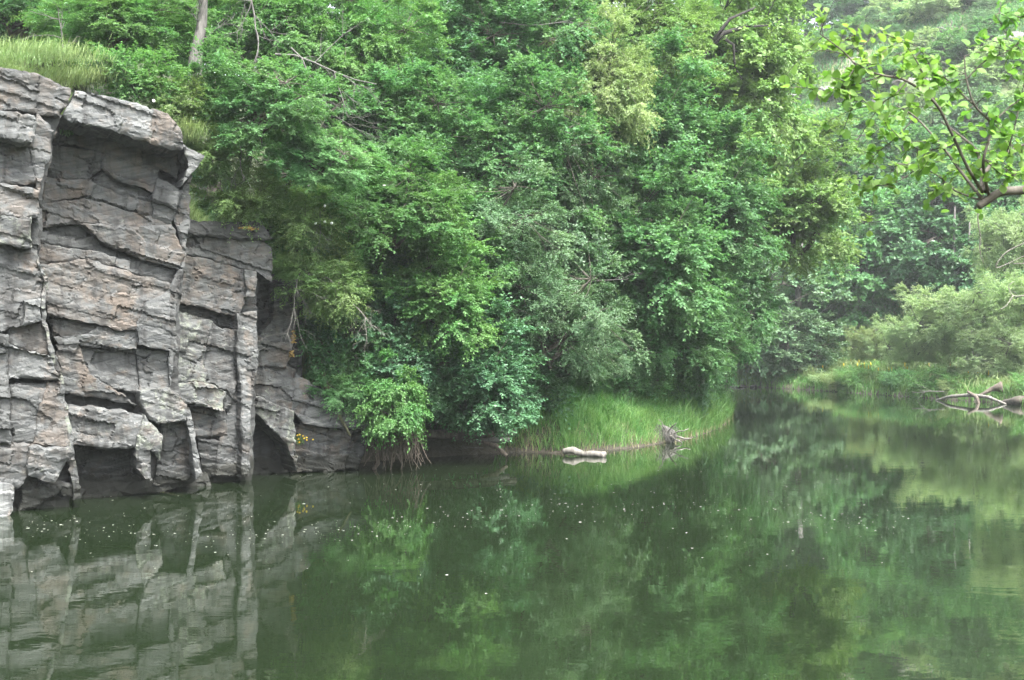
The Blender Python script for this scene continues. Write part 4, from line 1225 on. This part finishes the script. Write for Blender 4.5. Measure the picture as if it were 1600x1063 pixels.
rg = np.random.default_rng(100)
spit = lambda x, y: (x > -.6) & (y < 84)
blades('spit_grass', on_land(rg, 84000, -1, 14, 42, 78, .1, 8, 1.4, spit), .68, .024, 'grass', 'lush green grass covering the low spit', 1, .85)
blades('spit_reeds', on_land(rg, 12000, 7, 14, 50, 80, .0, 4.5, .9, spit), 1.15, .03, 'grass', 'tall bright reeds at the tip of the spit', 2, .5)
blades('spit_dry_grass', on_land(rg, 2600, -1, 14, 42, 70, .0, .9, 1.2, spit), .35, .02, 'grass_dry', 'dry stalks along the muddy edge of the spit', 3, .6)
farm = lambda x, y: (x > 16) & (y > 66)
blades('meadow_grass', on_land(rg, 50000, 16, 48, 66, 122, .0, 14, 6.0, farm), .75, .055, 'grass', 'green meadow grass on the far bank', 4, .7)
blades('meadow_herbs', on_land(rg, 14000, 16, 48, 66, 122, 1.0, 15, .25, farm), 1.3, .07, 'grass_pale', 'pale tall herbs on the far bank', 5, .8)
hillm = lambda x, y: (x > y * .19) & (x < y * .45)
blades('hill_grass', on_land(rg, 60000, 20, 82, 105, 175, 10, 90, .16, hillm), .5, .10, 'grass_pale', 'pale rough grass over the far hillside', 6, .6)
blades('hill_scrub', on_land(rg, 30000, 20, 82, 105, 175, 10, 90, .30, hillm), .8, .2, 'mid', 'low green scrub over the far hillside', 16, .7, cat='scrub')
rim = lambda x, y: (x < -4.5) & (x > -y * .5)
blades('rim_grass', on_land(rg, 38000, -19, -5, 26, 42, .5, 6.0, .8, rim), .8, .02, 'grass_pale', 'pale windswept grass on top of the cliff', 7, .5, dirs=(.25, -.1, 0))
blades('rim_edge_grass', on_land(rg, 14000, -14, -9.5, 27, 34.5, .15, 3.2, 6.0, rim), .6, .018, 'grass_pale', 'pale grass hanging over the cliff edge', 18, .7, dirs=(.2, -.35, 0))
blades('rim_green_grass', on_land(rg, 12000, -19, -5, 27, 46, 1.4, 9, .8, rim), .5, .018, 'grass', 'green grass and herbs above the cliff', 8, .5)
blades('spit_herbs', on_land(rg, 16000, -1, 12, 45, 74, 1.2, 8, .5, spit), 1.0, .035, 'bright', 'leafy green herbs among the spit grass', 21, .75, cat='herbs')
blades('slope_undergrowth', on_land(rg, 16000, -14, 10, 38, 62, .6, 14, .4, lambda x, y: (x < 0) | (y > 48)), .6, .06, 'dark', 'dark undergrowth below the trees of the wooded bank', 9, .8, cat='undergrowth')
# grass tuft hanging at the cap end
tuft = at(297, 212, 32.5)
blades('rim_tuft', tuft + RNG.normal(0, .16, (900, 3)) * np.array([1.2, 1, .6]), .42, .012, 'grass_pale', 'yellowish grass tuft at the end of the cap slab', 10, .7, dirs=(.3, -.4, -.35))
for px, py, d, sx, nb, lb in ((108, 124, 31.4, .55, 2200, 'pale grass tuft behind the joint beside the cap slab'), (50, 88, 30.6, .75, 3000, 'pale windswept grass patch on the cliff top at the picture edge')):
    tuft = at(px, py, d)
    blades('rim_patch', tuft + RNG.normal(0, 1, (nb, 3)) * np.array([sx, .4, .09]), .3, .012, 'grass_pale', lb, px, .8, dirs=(.5, -.3, -.1))
tuft = at(22, 92, 28.8)
blades('rim_moss', tuft + RNG.normal(0, 1, (500, 3)) * np.array([.3, .25, .07]), .14, .02, 'broom', 'low yellowish moss and stonecrop on the cliff edge', 12, .6)
for px, py, d, lb in ((468, 690, 37.1, 'small plant with yellow flowers growing on the rock by the ledge'), (105, 205, 30.7, 'small blue-green fern in the crack under the cap slab')):
    c = at(px, py, d)
    r = thing('rock_plant', lb, 'plant', tuple(c))
    yel = px > 300
    bl = blades('leaf_tuft', RNG.normal(0, .07, (140, 3)), .24, .03, 'grey' if not yel else 'broom', None, 11, .7, cat=None, parent=r)
    if yel:
        rg2 = np.random.default_rng(3)
        for k in range(12):
            f = link('flower', boulder_mesh('flower', 90 + k, (.035, .03, .03), 3, 1), M['flower_yellow'], r, tuple(rg2.normal(0, .11, 3) + np.array([.05, -.08, .1])))
for i, (px, py, d) in enumerate([(240, 158, 31.9), (302, 185, 32.6), (507, 322, 34.6), (493, 349, 34.6), (508, 347, 34.6), (518, 349, 34.5), (600, 290, 35.6), (482, 289, 34.6)]):
    o = link('white_flower', boulder_mesh('white_flower', 120 + i, (.05, .04, .045), 3, 1), M['flower_white']); set_on(o, at(px, py, d))
    tag(o, 'small white flower head dotted among the broom and rim bushes', 'flower', 'white flowers among the bushes')
rg2 = np.random.default_rng(31)
pts = on_land(rg2, 34, 19, 34, 84, 112, 3, 9, .3, farm)
mb = MB()
for p in pts:
    mb.tube([p + (0, 0, .8), p + (0, 0, 1.15)], [.06, .02], 5)
tag(link('yellow_meadow_flowers', mb.build_mesh('yellow_meadow_flowers'), M['flower_yellow']), 'yellow flower spikes in the far meadow', 'flowers', kind='stuff')

# ------------------------------------------------------------------ petals and foam on the water
rg = np.random.default_rng(55)
n = 750
u = rg.random(n)
py = np.where(u < .72, rg.normal(775, 48, n), rg.uniform(640, 900, n)); px = rg.uniform(40, 1420, n)
lane = rg.random(n) < .5
py = np.where(lane, 815 + 22 * np.sin(px / 210) + rg.normal(0, 9, n), py)
d = CAMZ * F / np.maximum(py - CY, 60)
X, Y = (px - CX) / F * d, d
_, dist = terrain(X, Y)
ok = (dist < -.15) & (Y < 75); X, Y = X[ok], Y[ok]; n = len(X)
sz = np.abs(rg.normal(0, .007, n)) + .004
k = 6
th = np.linspace(0, 6.283, k, endpoint=False)[None] + rg.uniform(0, 6, (n, 1))
rr = sz[:, None] * rg.uniform(.6, 1.2, (n, k))
V = np.stack([X[:, None] + rr * np.cos(th) * 1.5, Y[:, None] + rr * np.sin(th) * 1.5, np.full((n, k), .006)], -1).reshape(-1, 3)
tag(link('floating_petals', mesh_np('floating_petals', V, np.arange(n * k).reshape(n, k)), M['petal']), 'white petals and foam flecks floating on the river', 'petals', kind='stuff')

# ------------------------------------------------------------------ overhanging alder branch, close to the camera
AD = 7.2
al = thing('alder_tree', 'near alder whose leafy branch hangs into the picture corner', 'tree', (5.2, 6.8, 1.6))
c0 = np.array(al.location)


def lpts(lst, dd=0.0):
    return [at(x, y, AD + (q[0] if (q := r) else 0) + dd) - c0 for (x, y, *r) in lst]


def smooth_path(P, m=5):
    P = np.array(P, float)
    if len(P) < 3: return P[0] + (P[-1] - P[0]) * np.linspace(0, 1, m + 1)[:, None]
    out = []
    for i in range(len(P) - 1):
        p0, p1, p2, p3 = P[max(i - 1, 0)], P[i], P[i + 1], P[min(i + 2, len(P) - 1)]
        for t in np.linspace(0, 1, m, endpoint=False):
            out.append(.5 * (2 * p1 + (p2 - p0) * t + (2 * p0 - 5 * p1 + 4 * p2 - p3) * t * t + (3 * p1 - p0 - 3 * p2 + p3) * t ** 3))
    out.append(P[-1])
    return np.array(out)


mb = MB(); mb.tube([(0, 0, -.3), (.05, 0, .6), (-.05, .1, 2.0), (-.15, .25, 3.6), (-.1, .3, 5.5), (.1, .3, 7.5)], [.30, .22, .19, .17, .13, .06], 10)
link('trunk', mb.build_mesh('trunk'), M['bark'], al)
mb = MB()
mb.tube(smooth_path([(-.12, .2, 2.9), at(1720, 270, AD) - c0, at(1640, 292, AD) - c0, at(1600, 297, AD) - c0, at(1565, 300, AD) - c0, at(1545, 312, AD) - c0, at(1528, 323, AD) - c0]), np.interp(np.linspace(0, 1, 31), [0, .5, 1], [.07, .027, .022]), 8)
link('limb', mb.build_mesh('limb'), M['bark'], al)
BR = [
    ([(1545, 305), (1538, 273, -.1), (1537, 248, -.2), (1548, 196, -.2), (1523, 165, -.3), (1510, 124, -.3), (1507, 88, -.3)], .016),
    ([(1535, 312), (1498, 264, .1), (1473, 230, .2), (1430, 183, .3), (1400, 165, .3)], .016),
    ([(1535, 300), (1512, 262, -.2), (1490, 215, -.3), (1461, 161, -.4), (1417, 127, -.5), (1380, 118, -.5), (1343, 106, -.6), (1318, 81, -.6), (1281, 53, -.6)], .015),
    ([(1530, 312), (1492, 298, .3), (1467, 276, .4), (1436, 261, .5), (1400, 255, .5)], .010),
    ([(1541, 300), (1541, 267, .1), (1573, 239, .2), (1610, 222, .2), (1660, 200, .2)], .020),
    ([(1535, 300), (1528, 240, .3), (1500, 212, .4), (1470, 190, .4)], .018),
    ([(1417, 127, -.5), (1395, 150, -.5), (1362, 165, -.5), (1330, 150, -.5)], .006),
    ([(1461, 161, -.4), (1440, 110, -.4), (1415, 70, -.4), (1400, 60, -.4)], .007),
    ([(1523, 165, -.3), (1480, 125, -.2), (1450, 92, -.2), (1430, 70, -.2)], .007),
    ([(1510, 124, -.3), (1540, 95, -.3), (1575, 80, -.3), (1600, 60, -.3)], .007),
    ([(1548, 196, -.2), (1580, 165, -.2), (1610, 150, -.2)], .008),
    ([(1573, 239, .2), (1585, 200, .1), (1600, 130, .1), (1605, 90, 0)], .007),
    ([(1620, -20, 0), (1600, 25, 0), (1575, 20, 0), (1555, 22, 0)], .009),
    ([(1430, 183, .3), (1400, 215, .3), (1370, 240, .3), (1350, 262, .3)], .006),
    ([(1436, 261, .5), (1400, 285, .5), (1350, 295, .5), (1345, 312, .5)], .005),
    ([(1473, 230, .2), (1440, 235, .2), (1405, 215, .2), (1380, 185, .2)], .006),
    ([(1380, 118, -.5), (1345, 130, -.5), (1310, 140, -.5), (1275, 150, -.5)], .005),
    ([(1537, 248, -.2), (1570, 275, -.2), (1600, 268, -.2)], .006),
    ([(1360, 112, -.5), (1350, 90, -.5), (1335, 60, -.5), (1345, 35, -.5)], .005),
]
rgl = np.random.default_rng(9)
paths = []
mbt = MB()
for lst, r in BR:
    P = smooth_path(lpts(lst), 5)
    mbt.tube(P, np.linspace(r * .7, max(.0018, r * .2), len(P)), 6); paths.append((P, r))
for P, r in list(paths):
    for k in range(int(len(P) * .55)):
        i = rgl.integers(len(P) // 4, len(P)); dv = unit(np.array([rgl.normal(-.2, .6), rgl.normal(0, .5), rgl.normal(.15, .45)]))
        L = rgl.uniform(.10, .26)
        q = np.array([P[i] + dv * L * t + np.array([0, 0, -.06 * t * t]) for t in np.linspace(0, 1, 5)])
        mbt.tube(q, np.linspace(.003, .0014, 5), 4, False); paths.append((q, .002))
link('twig_work', mbt.build_mesh('twig_work'), M['bark'], al)


def alder_leaf(seed):
    rg = np.random.default_rng(seed)
    L, W = 1.0, .84
    t = np.array([0, .12, .3, .52, .74, .9, 1.0]); wv_ = np.array([0, .24, .42, .5, .45, .26, .06]) * W
    V = []
    for a, b in zip(t, wv_):
        z = -.10 * a * a + rg.normal(0, .01)
        V += [(a, -b, z + b * .22), (a, 0, z), (a, b, z + b * .22)]
    Fq = []
    for i in range(6):
        for j in range(2): Fq.append((i * 3 + j, i * 3 + j + 1, (i + 1) * 3 + j + 1, (i + 1) * 3 + j))
    V = np.array(V)
    me = mesh_np('alder_leaf', V, np.array(Fq), tint=np.full(len(V), rg.random()), smooth=True)
    return me


LM = [alder_leaf(s) for s in range(8)]
cnt = 0
cand = []
for P, r in paths:
    if r > .012: continue
    m = len(P)
    for k in range(13 if r > .003 else 7):
        i = rgl.integers(m // 4, m)
        cand.append((P[i], unit(P[min(i + 1, m - 1)] - P[max(i - 1, 0)])))
order = rgl.permutation(len(cand))
from mathutils import Matrix
far_v, far_f, far_t = [], [], []
for q in order:
    p, dv = cand[q]
    ld = unit(dv * .3 + rgl.normal(0, .75, 3) + np.array([-.1, 0, -.05]))
    nm = np.array([0, -.35, 1.0]) + rgl.normal(0, .5, 3); nm = unit(nm - nm.dot(ld) * ld)
    sd = np.cross(nm, ld)
    s = rgl.uniform(.032, .066)
    pix = (p + c0); u_ = CX + pix[0] / pix[1] * F
    mtx = Matrix(((ld[0] * s, sd[0] * s, nm[0] * s, p[0]), (ld[1] * s, sd[1] * s, nm[1] * s, p[1]), (ld[2] * s, sd[2] * s, nm[2] * s, p[2]), (0, 0, 0, 1)))
    me = LM[cnt % 8]
    if cnt < 300 and u_ < 1625:
        o = link('leaf', me, M['alder'], al); o.matrix_local = mtx; cnt += 1
    else:
        co = np.array([v.co[:] for v in me.vertices]); A = np.array(mtx)
        far_f.append(np.array([list(f.vertices) for f in me.polygons]) + sum(len(x) for x in far_v))
        far_v.append(co @ A[:3, :3].T + A[:3, 3]); far_t.append(np.full(len(co), rgl.random()))
        if cnt < 300: pass
if far_v:
    o = link('more_leaves', mesh_np('more_leaves', np.concatenate(far_v), np.concatenate(far_f), tint=np.concatenate(far_t), smooth=True), M['alder'], al); o['kind'] = 'stuff'
mb = MB()
for lst in ([(1600, 380), (1570, 396), (1556, 418), (1575, 412), (1600, 400)], [(1600, 462), (1583, 462), (1576, 448), (1584, 440)], [(1583, 462), (1572, 478), (1562, 484)], [(1532, 370), (1531, 392), (1537, 412)], [(1600, 412), (1582, 412)]):
    mb.tube(smooth_path(lpts(lst, .6), 5), np.linspace(.004, .002, (len(lst) - 1) * 5 + 1), 5)
# the strands hang from the trunk side
for lst in ([(1600, 380), (1660, 350), (1760, 330)], [(1600, 462), (1670, 430), (1770, 400)], [(1532, 370), (1528, 345), (1529, 323)], [(1600, 412), (1660, 420), (1760, 400)]):
    mb.tube(smooth_path(lpts(lst, .6 if lst[0][0] != 1532 else .3), 5), .004, 5)
link('dry_twig', mb.build_mesh('dry_twig'), M['drift'], al)

# ------------------------------------------------------------------ damp air in the valley
hz = bpy.data.materials.new('damp_air'); hz.use_nodes = True
nt = hz.node_tree
for nn in list(nt.nodes):
    if nn.type != 'OUTPUT_MATERIAL': nt.nodes.remove(nn)
pv = nt.nodes.new('ShaderNodeVolumePrincipled')
pv.inputs['Color'].default_value = (0.9, 0.95, 0.95, 1)
pv.inputs['Density'].default_value = 0.0004
pv.inputs['Anisotropy'].default_value = 0.2
nt.links.new(pv.outputs[0], nt.nodes['Material Output'].inputs['Volume'])
x0, x1, y0, y1, z0, z1 = -153, 193, -63, 293, -3.2, 72
hv = np.array([(x, y, z) for z in (z0, z1) for y in (y0, y1) for x in (x0, x1)], float)
hf = np.array([(0, 2, 3, 1), (4, 5, 7, 6), (0, 1, 5, 4), (2, 6, 7, 3), (0, 4, 6, 2), (1, 3, 7, 5)])
tag(link('haze', mesh_np('haze', hv, hf), hz), 'thin damp haze filling the valley', kind='stuff')
for t_ in TREES_OUT:
    if t_[5] - t_[4] < 0: print('BURIED', t_)
